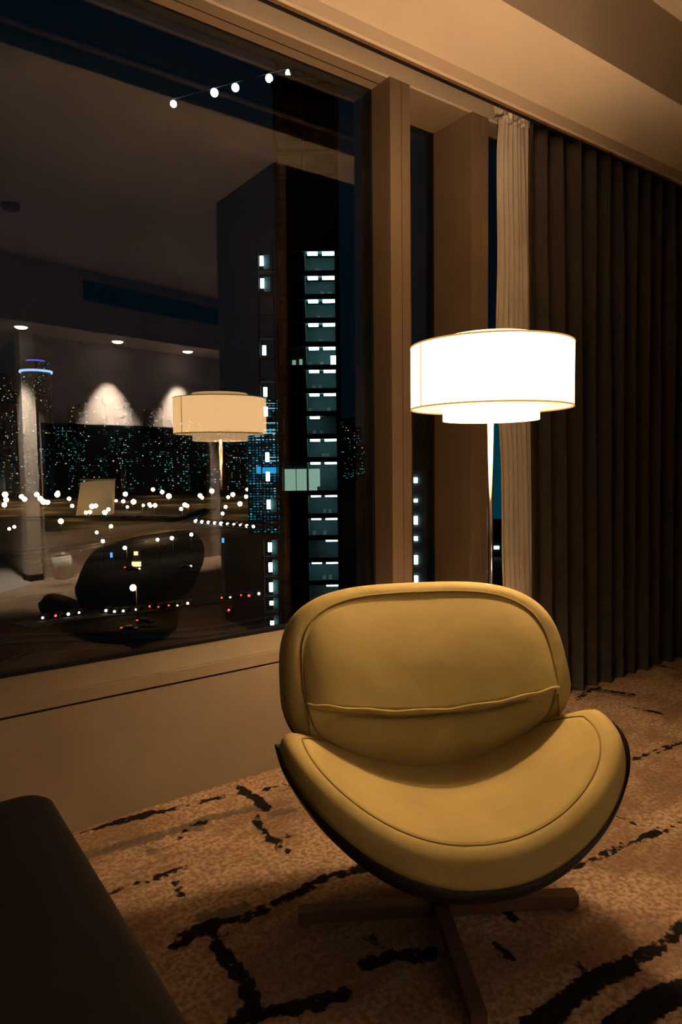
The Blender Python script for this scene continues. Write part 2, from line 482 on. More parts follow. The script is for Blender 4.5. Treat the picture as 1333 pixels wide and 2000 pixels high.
# windows
def window(idx, x0, x1, y, label, lean=0.0):
    e = empty('window_%d' % idx, ((x0+x1)/2, y, 0.478)); tag(e, label, kind='structure')
    hw, hh = (x1-x0)/2, ZH-0.478
    g = 0.011
    box('gasket', M['black'], -hw, hw, -0.012, 0.03, 0, g, e)
    box('gasket', M['black'], -hw, hw, -0.012, 0.03, hh-0.007, hh, e)
    box('gasket', M['black'], -hw, -hw+g, -0.012, 0.03, g, hh-0.007, e)
    box('gasket', M['black'], hw-g, hw, -0.012, 0.03, g, hh-0.007, e)
    p = box('pane', M['glass'], -hw+g*.5, hw-g*.5, -0.002, 0.002, g*.5, hh-0.003, e)
    p.rotation_euler = (lean, 0, 0)
window(1, XL, P1[0], YG, 'wide window pane reflecting the room over the night city', 0.0042)
window(2, P1[1], P2[0], YG2, 'narrow window pane between the two posts')
window(3, P2[1], XR, YG, 'window pane half covered by the curtains')
# curtain recess and fascia
f = box('ceiling_soffit', M['fascia'], XL, XR, 1.52, 1.868, 2.574, ZC); tag(f, 'cream dropped soffit running along the window', kind='structure')
f = box('trim_3', M['fascia'], XL, XR, 1.853, 1.868, 2.529, 2.574); tag(f, 'cream lip hiding the curtain track', kind='structure')
c = box('ceiling', M['ceiling'], XL, XR, -4.2, 1.868, ZC, 3.05); tag(c, 'plain cream ceiling', kind='structure')
c = box('ceiling_recess', M['fascia'], XL, XR, 1.868, YW, 2.76, 3.05); tag(c, 'top of the curtain recess', kind='structure')
# rear of the room, seen in the glass
w = box('wall_left', M['plaster'], XL-0.15, XL, -4.2, 2.42, -0.30, 3.05); tag(w, 'plain plaster end wall', kind='structure')
w = box('wall_right', M['plaster'], XR, XR+0.15, -4.2, 2.42, -0.30, 3.05); tag(w, 'plain plaster end wall beyond the curtain', kind='structure')
w = prism('wall_back', M['backwall'], [(1.36, back_y(1.36)-0.2), (XR, back_y(XR)-0.2), (XR, back_y(XR)), (1.36, back_y(1.36))], 0.0, ZS+0.02)
tag(w, 'taupe back wall washed by spotlights', kind='structure')
w = box('wall_back_entry', M['backwall'], XL, 1.40, -4.35, -4.2, -0.30, ZC); tag(w, 'taupe wall at the end of the entry', kind='structure')
w = box('wall_entry_side', M['backwall'], 1.36, 1.50, -4.2, back_y(1.4)-0.15, 0.0, ZS+0.02); tag(w, 'side wall of the entry', kind='structure')
# bulkhead
bk = prism('ceiling_bulkhead', M['ceiling'], [(XL, -4.2), (XR, -4.2), (XR, bulk_y(XR)), (XL, bulk_y(XL))], ZS, ZC+0.01)
tag(bk, 'dropped bulkhead soffit over the back wall', kind='structure')
# pillar at the entry corner
pe = empty('trim_4', (1.375, back_y(1.375)+0.03, 0)); pe.rotation_euler.z = math.atan(-0.20359); tag(pe, 'pale pillar with a dark foot beside the screen', kind='structure')
box('shaft', M['white_trim'], -0.065, 0.065, -0.08, 0.04, 0.06, ZS, pe, 0.004)
box('plinth', M['darkwall'], -0.072, 0.072, -0.085, 0.047, 0.0, 0.06, pe)
# partition
M['lit_side'] = mat('brown_side_lightened', (0.13, 0.095, 0.085), 0.9, var=0.1, scale=5)  # side colour raised: the lamp light on this face is in the paint
w = box('wall_partition', M['lit_side'], 2.12, XR, 0.07, 0.944, 0.0, ZC); tag(w, 'dark partition block, its lit side coloured lighter than its blackened front', kind='structure')
fp = box('blackened_front', M['shell'], 0.0, XR-2.135, 0.0, 0.010, 0.0, ZC, None); fp.parent = w; fp.location = (2.135, 0.944, 0)  # black sheet: the front's darkness beside the lit side is put into colour
for yy in (0.956,):
    t_ = box('trim_5', M['trim'], 2.108, 2.135, yy-0.012, yy+0.008, 0.0, ZC); tag(t_, 'bronze corner strip of the partition', kind='structure')

# vent grille on the bulkhead
ang = math.atan(-0.23875)
ve = empty('vent_grille', (2.65, bulk_y(2.65), 2.62), ang); tag(ve, 'long dark air vent slot in the bulkhead face', 'vent')
L = 0.875
box('backing', M['black'], -L, L, -0.004, 0.004, 0.0, 0.19, ve)
for k in range(6):
    box('slat', M['black'], -L, L, 0.002, 0.012, 0.012+k*0.03, 0.022+k*0.03, ve)
# smoke detector
lathe('smoke_detector', M['track'], [(0, 0), (0.03, 0), (0.055, 0.012), (0.06, 0.03), (0.06, 0.045), (0, 0.045)], loc=(0.97, -0.745, ZC-0.044))
tag(bpy.data.objects['smoke_detector'], 'round smoke detector on the ceiling', 'smoke detector')

# ------------------------------------------------------------------ downlights over the back wall
M['spot_on'] = emat('spot_lens', (1.0, 0.80, 0.58), 26.0, True)
for i, (x, y) in enumerate(((1.29, -2.225), (2.235, -2.485), (3.067, -2.674))):
    e = empty('downlight', (x, y, ZS))
    tag(e, ('recessed downlight over the pale pillar and marble floor', 'recessed downlight over the middle of the dark screen', 'recessed downlight near the far end of the dark screen')[i], 'downlight', 'downlights in the bulkhead soffit')
    lathe('bezel', M['white_pl'], [(0.056, 0.004), (0.056, -0.003), (0.068, -0.003), (0.070, 0.004)], e, 32, closed=True)
    lathe('lens', M['spot_on'], [(0, -0.022), (0.022, -0.021), (0.044, -0.015), (0.056, -0.004), (0.056, 0.003), (0, 0.003)], e, 32)
    ld = bpy.data.lights.new('downlight_beam_offscreen', 'SPOT')
    ld.energy = (800, 950, 950)[i]; ld.color = (1.0, 0.82, 0.64); ld.spot_size = math.radians((64, 54, 54)[i]); ld.spot_blend = (0.8, 0.85, 0.85)[i]; ld.shadow_soft_size = 0.02
    lo = bpy.data.objects.new('downlight_beam_offscreen', ld); col.objects.link(lo); lo.parent = e; lo.location = (0, 0, -0.030); lo.rotation_euler.x = -math.radians((0, 9, 9)[i])   # the two over the screen lean to the wall

# dark screen on the back wall
sc_x = (1.50+3.36)/2
te = empty('wall_screen', (sc_x, back_y(sc_x), 0.46), math.atan(-0.20359)); tag(te, 'wide black television screen hung on the taupe back wall', 'television')
hl = (3.36-1.50)/2/math.cos(math.atan(-0.20359))
box('bezel', M['black'], -hl, hl, -0.002, 0.05, 0.0, 1.06, te, 0.003)
box('screen', M['blackgloss'], -hl+0.012, hl-0.012, 0.048, 0.054, 0.014, 1.046, te)
# waste bin under the screen
bx = 1.62
be = empty('waste_bin', (bx, back_y(bx)+0.14, 0)); tag(be, 'small pale waste bin on the carpet beside the pillar', 'bin')
lathe('body', M['white_trim'], [(0, 0.001), (0.075, 0.001), (0.095, 0.24), (0.088, 0.24), (0.070, 0.012), (0, 0.012)], be, 32)
lathe('rim', M['trim'], [(0.086, 0.235), (0.098, 0.235), (0.098, 0.247), (0.086, 0.247)], be, 32, closed=True)

# ------------------------------------------------------------------ curtains
def curtain_mesh(x0t, x1t, x0b, x1b, yc, ztop, zbot, nfold, amp, seed, head=None, ncol=None, hook=0.0, drift=None):
    rnd = random.Random(seed)
    ncol = ncol or nfold*18
    rows = 44
    ph = [rnd.uniform(-.5, .5) for _ in range(nfold+2)]
    am = [rnd.uniform(.7, 1.15) for _ in range(nfold+2)]
    bm = bmesh.new(); grid = []
    for j in range(rows+1):
        v = j/rows
        z = ztop+(zbot-ztop)*v
        row = []
        for i in range(ncol+1):
            u = i/ncol
            k = u*nfold
            ki = int(min(k, nfold-1e-6)); fr = k-ki
            a = am[ki]*(1-fr)+am[ki+1]*fr
            p = ph[ki]*(1-fr)+ph[ki+1]*fr
            th = 2*math.pi*k + p
            s = math.sin(th)
            prof = math.copysign(abs(s)**0.75, s)
            A = amp*a*(0.85+0.25*v)
            wx = 0.35*amp*math.sin(2*th+0.6)
            wob = 0.010*math.sin(5*v+ki*1.7)+0.006*math.sin(11*v+ki*2.9)
            x = (x0t+(x1t-x0t)*u)*(1-v)+(x0b+(x1b-x0b)*u)*v
            if head:
                A *= head(z, 1); x = (x0t+x1t)/2*(0) + x
                cx = ((x0t+x1t)/2)*(1-v)+((x0b+x1b)/2)*v
                x = cx+(x-cx)*head(z, 0)
            if drift: x += drift(z, u)
            row.append(bm.verts.new((x+wx*0.8+wob*v, yc+prof*A+wob*0.5, z + (0.006*math.sin(th+1) if j == rows else 0))))
        grid.append(row)
    for j in range(rows):
        for i in range(ncol):
            bm.faces.new((grid[j][i], grid[j][i+1], grid[j+1][i+1], grid[j+1][i]))
    ret = bmesh.ops.solidify(bm, geom=list(bm.faces), thickness=0.0015)
    bmesh.ops.recalc_face_normals(bm, faces=bm.faces)
    return mesh_of(bm, smooth=True)
te = empty('curtain_track', (1.2, 1.928, 2.567)); tag(te, 'bronze curtain track with a black slot behind the fascia', 'curtain track')
box('rail', M['track'], XL-1.2, XR-1.2-0.01, -0.018, 0.022, 0.004, 0.193, te)
box('slot', M['black'], XL-1.2, XR-1.2-0.01, 0.012, 0.025, 0.0, 0.012, te)
box('sheer_rail', M['track'], XL-1.2, XR-1.2-0.01, 0.106, 0.128, 0.092, 0.193, te)
def sheer_head(z, which):
    if which == 1: return 0.75
    return 1.03-0.08*math.exp(-((z-2.585)/0.05)**2)
sd = link('sheer_curtain', curtain_mesh(2.338, 2.520, 2.395, 2.640, 2.045, 2.6592, 0.012, 7, 0.022, 11, sheer_head,
          drift=lambda z, u: (1-u)*(0.016*math.sin(z*2.6+0.5)+0.007*math.sin(z*7))), M['sheer'])
tag(sd, 'pale sheer curtain gathered in a narrow bunch beside the window post', 'curtain')
hd = link('heading_tape', curtain_mesh(2.326, 2.532, 2.332, 2.526, 2.045, 2.6594, 2.588, 7, 0.021, 11), M['sheer'], sd)
bd = link('blackout_curtain', curtain_mesh(2.445, 4.66, 2.515, 4.66, 1.962, 2.5675, 0.008, 19, 0.042, 21), M['blackout'])
tag(bd, 'heavy dark taupe curtain hanging to the carpet in deep folds', 'curtain')

# ------------------------------------------------------------------ floor lamp
LX, LY = 1.503, 1.342
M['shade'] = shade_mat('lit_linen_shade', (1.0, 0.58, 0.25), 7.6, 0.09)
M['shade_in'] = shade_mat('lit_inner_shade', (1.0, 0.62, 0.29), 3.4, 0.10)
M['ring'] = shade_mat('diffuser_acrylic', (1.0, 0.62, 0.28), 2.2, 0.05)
M['bulb'] = emat('hot_bulb', WARM, 1000.0, True)
M['hem'] = mat('gold_hem_glowing', (0.30, 0.17, 0.05), 0.7, emit=(1.0, 0.55, 0.15), estr=0.55)  # light coming through the binding from behind is put in as emission
la = empty('floor_lamp', (LX, LY, 0)); tag(la, 'chrome floor lamp with a lit white double drum shade behind the armchair', 'floor lamp')
lathe('base', M['chrome'], [(0, 0), (0.13, 0), (0.13, 0.012), (0.122, 0.018), (0.02, 0.024), (0.012, 0.034), (0, 0.034)], la, 64)
lathe('pole', M['chrome'], [(0, 0.02), (0.0085, 0.02), (0.0085, 1.30), (0, 1.30)], la, 24)
sh = lathe('outer_shade', M['shade'], [(0.229, 1.263), (0.229, 1.438), (0.2275, 1.438), (0.2275, 1.263)], la, 96, closed=True)
for z in (1.263, 1.438):
    lathe('hem', M['hem'], [(0.2265, z-0.0022), (0.2305, z-0.0022), (0.2305, z+0.0022), (0.2265, z+0.0022)], sh, 96, closed=True)
sa = math.atan2(-LY, -LX)
for da in (-0.95,):
    bm = bmesh.new(); add_box(bm, -0.0014, 0.0014, -0.0016, 0.0010, 1.264, 1.437)
    so = link('seam', mesh_of(bm), M['hem'], sh); so.location = (0.2295*math.cos(sa+da), 0.2295*math.sin(sa+da), 0); so.rotation_euler.z = sa+da+math.pi/2
ih = lathe('inner_shade', M['shade_in'], [(0.137, 1.228), (0.137, 1.462), (0.1355, 1.462), (0.1355, 1.228)], la, 96, closed=True)
lathe('diffuser_ring', M['ring'], [(0.137, 1.268), (0.2275, 1.268), (0.2275, 1.272), (0.137, 1.272)], la, 96, closed=True)
lathe('bulb', M['bulb'], [(0, 1.294), (0.018, 1.300), (0.030, 1.317), (0.034, 1.336), (0.030, 1.355), (0.018, 1.372), (0, 1.378)], la, 24)
lathe('socket', M['chrome'], [(0, 1.268), (0.016, 1.268), (0.016, 1.302), (0, 1.302)], la, 24)
for k in range(3):
    a = sa+math.pi/3+k*2*math.pi/3
    tube('spider_arm', M['chrome'], [(0.008*math.cos(a), 0.008*math.sin(a), 1.29), (0.136*math.cos(a), 0.136*math.sin(a), 1.29)], 0.002, la, 6)
    tube('shade_strut', M['chrome'], [(0.136*math.cos(a), 0.136*math.sin(a), 1.43), (0.228*math.cos(a), 0.228*math.sin(a), 1.43)], 0.002, la, 6)

# ------------------------------------------------------------------ armchair
PHI = math.radians(244.0)
ch = empty('armchair', (1.0946, 1.1431, 0), PHI+math.pi/2)   # local +x = across, local -y = front
tag(ch, 'mustard velvet swivel armchair with a rounded bowl seat and curved back', 'armchair')
def sup(th, n):
    c, s_ = math.cos(th), math.sin(th)
    return math.copysign(abs(c)**(2/n), c), math.copysign(abs(s_)**(2/n), s_)
SEG = 96
NS = 2.538
def seat_ring(A_, B_, dz, k=1.2945, n=NS, z0=0.3767, bo=0.0855):
    out = []
    for i in range(SEG):
        th = 2*math.pi*i/SEG
        c, s_ = sup(th, n if math.sin(th) >= 0 else n*0.45+0.15)
        a, b_ = A_*c, bo+B_*s_*(1.0 if s_ >= 0 else 1.25)
        out.append(Vector((a, -b_, z0+k*a*a-0.0236*b_+dz)))
    return out
def loft(rings, cap0=None, cap1=None):
    bm = bmesh.new()
    R_ = [[bm.verts.new(p) for p in r] for r in rings]
    n = len(R_[0])
    for A_, B_ in zip(R_, R_[1:]):
        for i in range(n):
            bm.faces.new((A_[i], A_[(i+1) % n], B_[(i+1) % n], B_[i]))
    for cap, ring in ((cap0, R_[0]), (cap1, R_[-1])):
        if cap is not None:
            v = bm.verts.new(cap)
            for i in range(n): bm.faces.new((ring[i], ring[(i+1) % n], v))
    bmesh.ops.recalc_face_normals(bm, faces=bm.faces)
    return bm
SA, SB, OA, OB, DZ = 0.3287, 0.2233, 0.3795, 0.2673, -0.0614
rings = []
for s_ in (0.06, 0.15, 0.28, 0.42, 0.56, 0.68, 0.78, 0.86, 0.92, 0.96, 0.985):
    rings.append(seat_ring(SA*s_, SB*s_, 0.012*(1-s_**4)-0.010*(1-s_*s_)))
rings.append(seat_ring(SA, SB, -0.003))                      # seam
for t_ in (0.08, 0.2, 0.4, 0.6, 0.8, 0.94):
    bul = math.sin(math.pi*t_)
    rings.append(seat_ring(SA+(OA-SA)*t_**0.8+0.006*bul, SB+(OB-SB)*t_**0.8+0.006*bul, DZ*t_+0.012*bul))
rings.append(seat_ring(OA, OB, DZ))
for s_ in (0.97, 0.9, 0.6, 0.3):
    rings.append(seat_ring(OA*s_, OB*s_, DZ-0.012))
seat = link('seat_cushion', mesh_of(loft(rings, Vector((0, -0.0855, 0.376)), Vector((0, -0.0855, 0.301))), smooth=True), M['velvet'], ch)
M['piping'] = mat('mustard_piping', (0.27, 0.21, 0.065), 0.85, var=0.1, scale=60)
tube('seam', M['piping'], seat_ring(SA+0.001, SB+0.001, -0.002), 0.0022, seat, 6, True)
tube('seam', M['piping'], seat_ring(OA-0.002, OB-0.002, DZ-0.002), 0.003, seat, 6, True)
# seat shell: black bowl under the cushion
rings = []
for t_ in (0.0, 0.12, 0.25, 0.4, 0.55, 0.7, 0.85, 0.95):
    cs = max(.06, math.cos(t_*math.pi/2)**0.8); rings.append(seat_ring((OA+0.010)*cs, (OB+0.004)*cs, DZ-0.004-0.090*math.sin(t_*math.pi/2)))
bot = Vector((0, -0.0855, 0.223))
link('seat_shell', mesh_of(loft([seat_ring(OA*0.9, OB*0.9, DZ-0.002)]+rings, None, bot), smooth=True), M['shell'], ch)
# back
T2 = -0.03
TB, KB, BB, ZB, NB = 0.4959, 0.379, -0.1041, 0.5757, 3.517
def back_pt(a, hh, off):
    hb = min(0.0, -0.100+0.50*a*a)                     # below this line the pad turns upright
    h1 = max(hh, hb); h2 = hh-h1
    k_ = max(0.0, min(1.0, -h2/0.03)); T_ = TB*(1-k_)+T2*k_
    b_ = BB-h1*math.sin(TB)-h2*math.sin(T2)+KB*a*a+off*math.cos(T_)
    return Vector((a, -b_, ZB+h1*math.cos(TB)+h2*math.cos(T2)+off*math.sin(T_)))
def back_ring(A_, B_, off, n=NB, lowk=0.86):
    out = []
    for i in range(SEG):
        th = 2*math.pi*i/SEG
        c, s_ = sup(th, n if math.sin(th) >= 0 else 2+(n-2)*0.24)
        out.append(back_pt(A_*c, B_*s_*(1.0 if s_ >= 0 else lowk), off))
    return out
BA, BBH, BOA, BOB, BT = 0.3129, 0.2009, 0.3636, 0.2410, 0.0475
rings = []
for s_ in (0.06, 0.15, 0.28, 0.42, 0.56, 0.68, 0.78, 0.86, 0.92, 0.96, 0.985):
    rings.append(back_ring(BA*s_, BBH*s_, BT-0.004*(1-s_**3), 2+1.5*s_))
rings.append(back_ring(BA, BBH, BT-0.002))
for t_ in (0.08, 0.2, 0.4, 0.6, 0.8, 0.94):
    bul = math.sin(math.pi*t_)
    rings.append(back_ring(BA+(BOA-BA)*t_**0.7+0.006*bul, BBH+(BOB-BBH)*t_**0.7+0.006*bul, BT*(1-t_)+0.010*bul))
rings.append(back_ring(BOA, BOB, 0.0))
for s_ in (0.96, 0.8, 0.4):
    rings.append(back_ring(BOA*s_, BOB*s_, -0.006))
backc = link('back_cushion', mesh_of(loft(rings, back_pt(0, 0, BT-0.004), back_pt(0, 0, -0.006)), smooth=True), M['velvet'], ch)
tube('seam', M['piping'], back_ring(BA+0.001, BBH+0.001, BT), 0.0022, backc, 6, True)
rings = [back_ring(BOA*0.9, BOB*0.9, -0.004, NB, 0.94), back_ring(BOA*0.985, BOB*0.985, 0.012, NB, 0.94)]
for t_ in (0.0, 0.12, 0.25, 0.4, 0.55, 0.7, 0.82, 0.92, 0.975, 0.997):
    cs = max(.06, (1-t_**2.6)**(1/2.6))
    rings.append(back_ring((BOA+0.001)*cs, (BOB+0.001)*cs, -0.003-0.160*t_, 2.4+1.1*cs, 0.94*(1-0.25*t_)))
link('back_shell', mesh_of(loft(rings, None, back_pt(0, 0, -0.163)), smooth=True), M['shell'], ch)
# upper pad of the back: rolls forward at its lower edge, over the lumbar pad
def up_low(a): return -0.100+0.50*a*a
def up_top(a): return BBH*max(0.0, 1-abs(a/BA)**NB)**(1/NB)
NU, NT = 56, 24
bm = bmesh.new(); G = []; Rr = []
for i in range(NU+1):
    uu = math.sin(math.pi*(-1+2*i/NU)/2)*0.992
    a = BA*uu
    side = max(0.0, 1-abs(uu)**6)**0.6
    lo, hi = up_low(a), up_top(a)
    col_ = []
    for j in range(NT+1):
        t_ = j/NT
        hh = lo+(hi-lo)*t_
        fade = max(0.0, 1-t_**7)**0.6
        off = BT-0.006+side*fade*(0.008+0.032*(1-t_)**1.6+0.012*math.sin(math.pi*t_)+0.10*(a*a-0.02))
        if j == 0: hh += 0.004
        col_.append(bm.verts.new(back_pt(a, hh, off)))
    G.append(col_)
    Rr.append((bm.verts.new(back_pt(a, lo-0.001, BT-0.010+side*0.010)), bm.verts.new(back_pt(a, (lo+hi)/2, BT-0.012)), bm.verts.new(back_pt(a, hi, BT-0.010))))
for i in range(NU):
    for j in range(NT): bm.faces.new((G[i][j], G[i+1][j], G[i+1][j+1], G[i][j+1]))
    bm.faces.new((G[i][0], Rr[i][0], Rr[i+1][0], G[i+1][0]))
    bm.faces.new((Rr[i][0], Rr[i][1], Rr[i+1][1], Rr[i+1][0])); bm.faces.new((Rr[i][1], Rr[i][2], Rr[i+1][2], Rr[i+1][1]))
    bm.faces.new((Rr[i][2], G[i][-1], G[i+1][-1], Rr[i+1][2]))
for i in (0, NU): bm.faces.new(G[i]+[Rr[i][2], Rr[i][1], Rr[i][0]])
bmesh.ops.recalc_face_normals(bm, faces=bm.faces)
upp = link('upper_pad', mesh_of(bm, smooth=True), M['velvet'], ch)
tube('piping', M['velvet'], [back_pt(BA*math.sin(math.pi*(-1+2*i/NU)/2)*0.985, up_low(BA*math.sin(math.pi*(-1+2*i/NU)/2))+0.001+0.0015*math.sin(i*0.8), BT+0.002+max(0.0, 1-abs(math.sin(math.pi*(-1+2*i/NU)/2)*.985)**6)**0.6*0.036) for i in range(NU+1)], 0.0042, upp, 8)
# bracket tying seat and back shells together
box('back_bracket', M['steel'], -0.04, 0.04, 0.02, 0.16, 0.29, 0.40, ch, 0.006)
# lumbar cushion: top edge piped, belly forward
NA, NHH = 48, 20
def lum_top(a): return -0.104+0.50*a*a
def lum_bot(a): return -0.236+1.25*a*a
bm = bmesh.new(); G = []
HW = 0.310
for i in range(NA+1):
    uu = -1+2*i/NA
    a = HW*uu
    endf = max(0.0, 1-abs(uu)**5)
    rowv = []
    for j in range(NHH+1):
        t_ = j/NHH
        hh = lum_top(a)*(1-t_)+lum_bot(a)*t_
        prof = math.sin(math.pi*(0.06+0.94*t_)**0.62) if t_ < 1 else 0.0
        off = BT-0.014+(0.026*prof)*(0.25+0.75*endf)+0.003*math.sin(a*34+1)*math.exp(-t_*5)
        rowv.append(bm.verts.new(back_pt(a, hh, off)))
    G.append(rowv)
for i in range(NA):
    for j in range(NHH):
        bm.faces.new((G[i][j], G[i+1][j], G[i+1][j+1], G[i][j+1]))
# rear skin
Rr = [[bm.verts.new(back_pt(HW*(-1+2*i/NA), (lum_top(HW*(-1+2*i/NA)) if k == 0 else lum_bot(HW*(-1+2*i/NA))), 0.03)) for k in (0, 1)] for i in range(NA+1)]
for i in range(NA):
    bm.faces.new((Rr[i][0], Rr[i][1], Rr[i+1][1], Rr[i+1][0]))
    bm.faces.new((G[i][0], Rr[i][0], Rr[i+1][0], G[i+1][0]))
    bm.faces.new((G[i][-1], G[i+1][-1], Rr[i+1][1], Rr[i][1]))
for i in (0, NA):
    bm.faces.new(G[i]+[Rr[i][1], Rr[i][0]])
bmesh.ops.recalc_face_normals(bm, faces=bm.faces)
lum = link('lumbar_cushion', mesh_of(bm, smooth=True), M['velvet'], ch)
edge = [back_pt(HW*uu, lum_top(HW*uu)*(1-t_)+lum_bot(HW*uu)*t_, BT+0.008) for uu in (-0.985,) for t_ in (1.0, 0.75, 0.5, 0.25, 0.05)]
tube('piping', M['piping'], edge, 0.003, lum, 6)
edge = [back_pt(HW*uu, lum_top(HW*uu)*(1-t_)+lum_bot(HW*uu)*t_, BT+0.008) for uu in (0.985,) for t_ in (1.0, 0.75, 0.5, 0.25, 0.05)]
tube('piping', M['piping'], edge, 0.003, lum, 6)
# pedestal
lathe('column', M['steel'], [(0, 0.012), (0.030, 0.012), (0.030, 0.205), (0.055, 0.216), (0.055, 0.245), (0, 0.245)], ch, 32, loc=(0.012, 0.016, 0))
for k, a in enumerate((0, math.pi/2, math.pi, 3*math.pi/2)):
    bm = bmesh.new(); add_box(bm, 0.022, 0.345, -0.017, 0.017, 0.012, 0.046, 0.002)
    for v in bm.verts:
        v.co.z += -0.004*(v.co.x/0.345) if v.co.z > 0.03 else 0
    ar = link('base_arm', mesh_of(bm), M['steel'], ch); ar.rotation_euler.z = a-math.radians(5.3); ar.location = (0.012, 0.016, 0)
    gm = link('glide', mesh_of(lathe_mesh([(0, 0.0), (0.012, 0.0), (0.012, 0.014), (0, 0.014)], 16), smooth=True), M['chrome'], ar); gm.location = (0.328, 0, 0)

# ------------------------------------------------------------------ dark ottoman in the corner by the window wall
oe = empty('ottoman_bench', (-0.09, 0.925, 0)); tag(oe, 'low dark brown leather bench with rounded corners before the window wall', 'bench')
def rrect(hx, hy, r, seg=10):
    pts = []
    for cx, cy, a0 in ((hx-r, hy-r, 0), (-hx+r, hy-r, 90), (-hx+r, -hy+r, 180), (hx-r, -hy+r, 270)):
        for k in range(seg+1):
            a = math.radians(a0+90*k/seg); pts.append((cx+r*math.cos(a), cy+r*math.sin(a)))
    return pts
def rloft(name, m, prof, hx, hy, r, parent):
    rings = [[Vector((x*1.0, y*1.0, z)) for x, y in rrect(hx-i_, hy-i_, max(.004, r-i_))] for i_, z in prof]
    z0, z1 = prof[0][1], prof[-1][1]
    return link(name, mesh_of(loft(rings, Vector((0, 0, z0)), Vector((0, 0, z1))), smooth=True), m, parent)
rloft('seat_pad', M['ottoman'], [(0.02, 0.27), (0.0, 0.28), (0.0, 0.43), (0.004, 0.442), (0.014, 0.449), (0.03, 0.452), (0.1, 0.454)], 0.385, 0.535, 0.06, oe)
rloft('plinth', M['darkwall'], [(0.03, 0.06), (0.03, 0.27)], 0.385, 0.535, 0.06, oe)
for sx in (-1, 1):
    for sy in (-1, 1):
        lg = lathe('leg', M['steel'], [(0, 0), (0.016, 0), (0.022, 0.065), (0, 0.065)], oe, 20); lg.location = (sx*0.30, sy*0.45, 0)

# ------------------------------------------------------------------ the night city outside
ZGND = -40.0
M['asphalt'] = mat('asphalt', (0.17, 0.15, 0.13), 0.9, var=0.2, scale=0.05)
M['ground'] = mat('dark_parkland', (0.042, 0.036, 0.030), 1.0, var=0.5, scale=0.01)
M['concrete'] = mat('city_concrete', (0.22, 0.21, 0.20), 0.9, var=0.15, scale=0.3)
M['tower'] = mat('dark_tower_concrete', (0.035, 0.062, 0.066), 0.9, var=0.2, scale=0.5)
M['towerdark'] = mat('black_tower_cladding', (0.012, 0.016, 0.018), 0.7, var=0.2, scale=0.5)
M['steelpole'] = mat('grey_lamp_pole', (0.10, 0.09, 0.08), 0.7)
M['cyan'] = emat('cyan_white_tube', (0.62, 1.0, 0.97), 12.0, True)
M['led'] = emat('white_led_flood', (0.70, 1.0, 0.98), 9.0)
M['sodium'] = emat('sodium_lamp', (1.0, 0.52, 0.17), 48.0, True)
M['white_light'] = emat('white_lamp', (1.0, 0.80, 0.55), 26.0, True)
M['head_lamp'] = emat('car_head_lamp', (1.0, 0.93, 0.80), 4.0)
M['red_light'] = emat('red_tail_lamp', (1.0, 0.10, 0.08), 2.2)
M['blue_light'] = emat('blue_sign_light', (0.12, 0.35, 1.0), 1.6)
M['blue_led'] = emat('blue_led_bar', (0.02, 0.42, 0.85), 0.9)
M['cyan_led'] = emat('pale_blue_led_line', (0.35, 0.75, 1.0), 0.8)
M['violet'] = emat('violet_led', (0.16, 0.12, 0.80), 0.75)
M['arcled'] = emat('blue_white_led', (0.35, 0.55, 1.0), 1.4)
M['yellow'] = emat('yellow_sign', (1.0, 0.75, 0.18), 0.9)
M['room_glow'] = emat('lit_room_window', (0.34, 0.52, 0.40), 0.75)

gnd = box('ground', M['ground'], -1500, 4000, 20, 4500, ZGND-2, ZGND); tag(gnd, 'dark city ground far below', kind='structure')

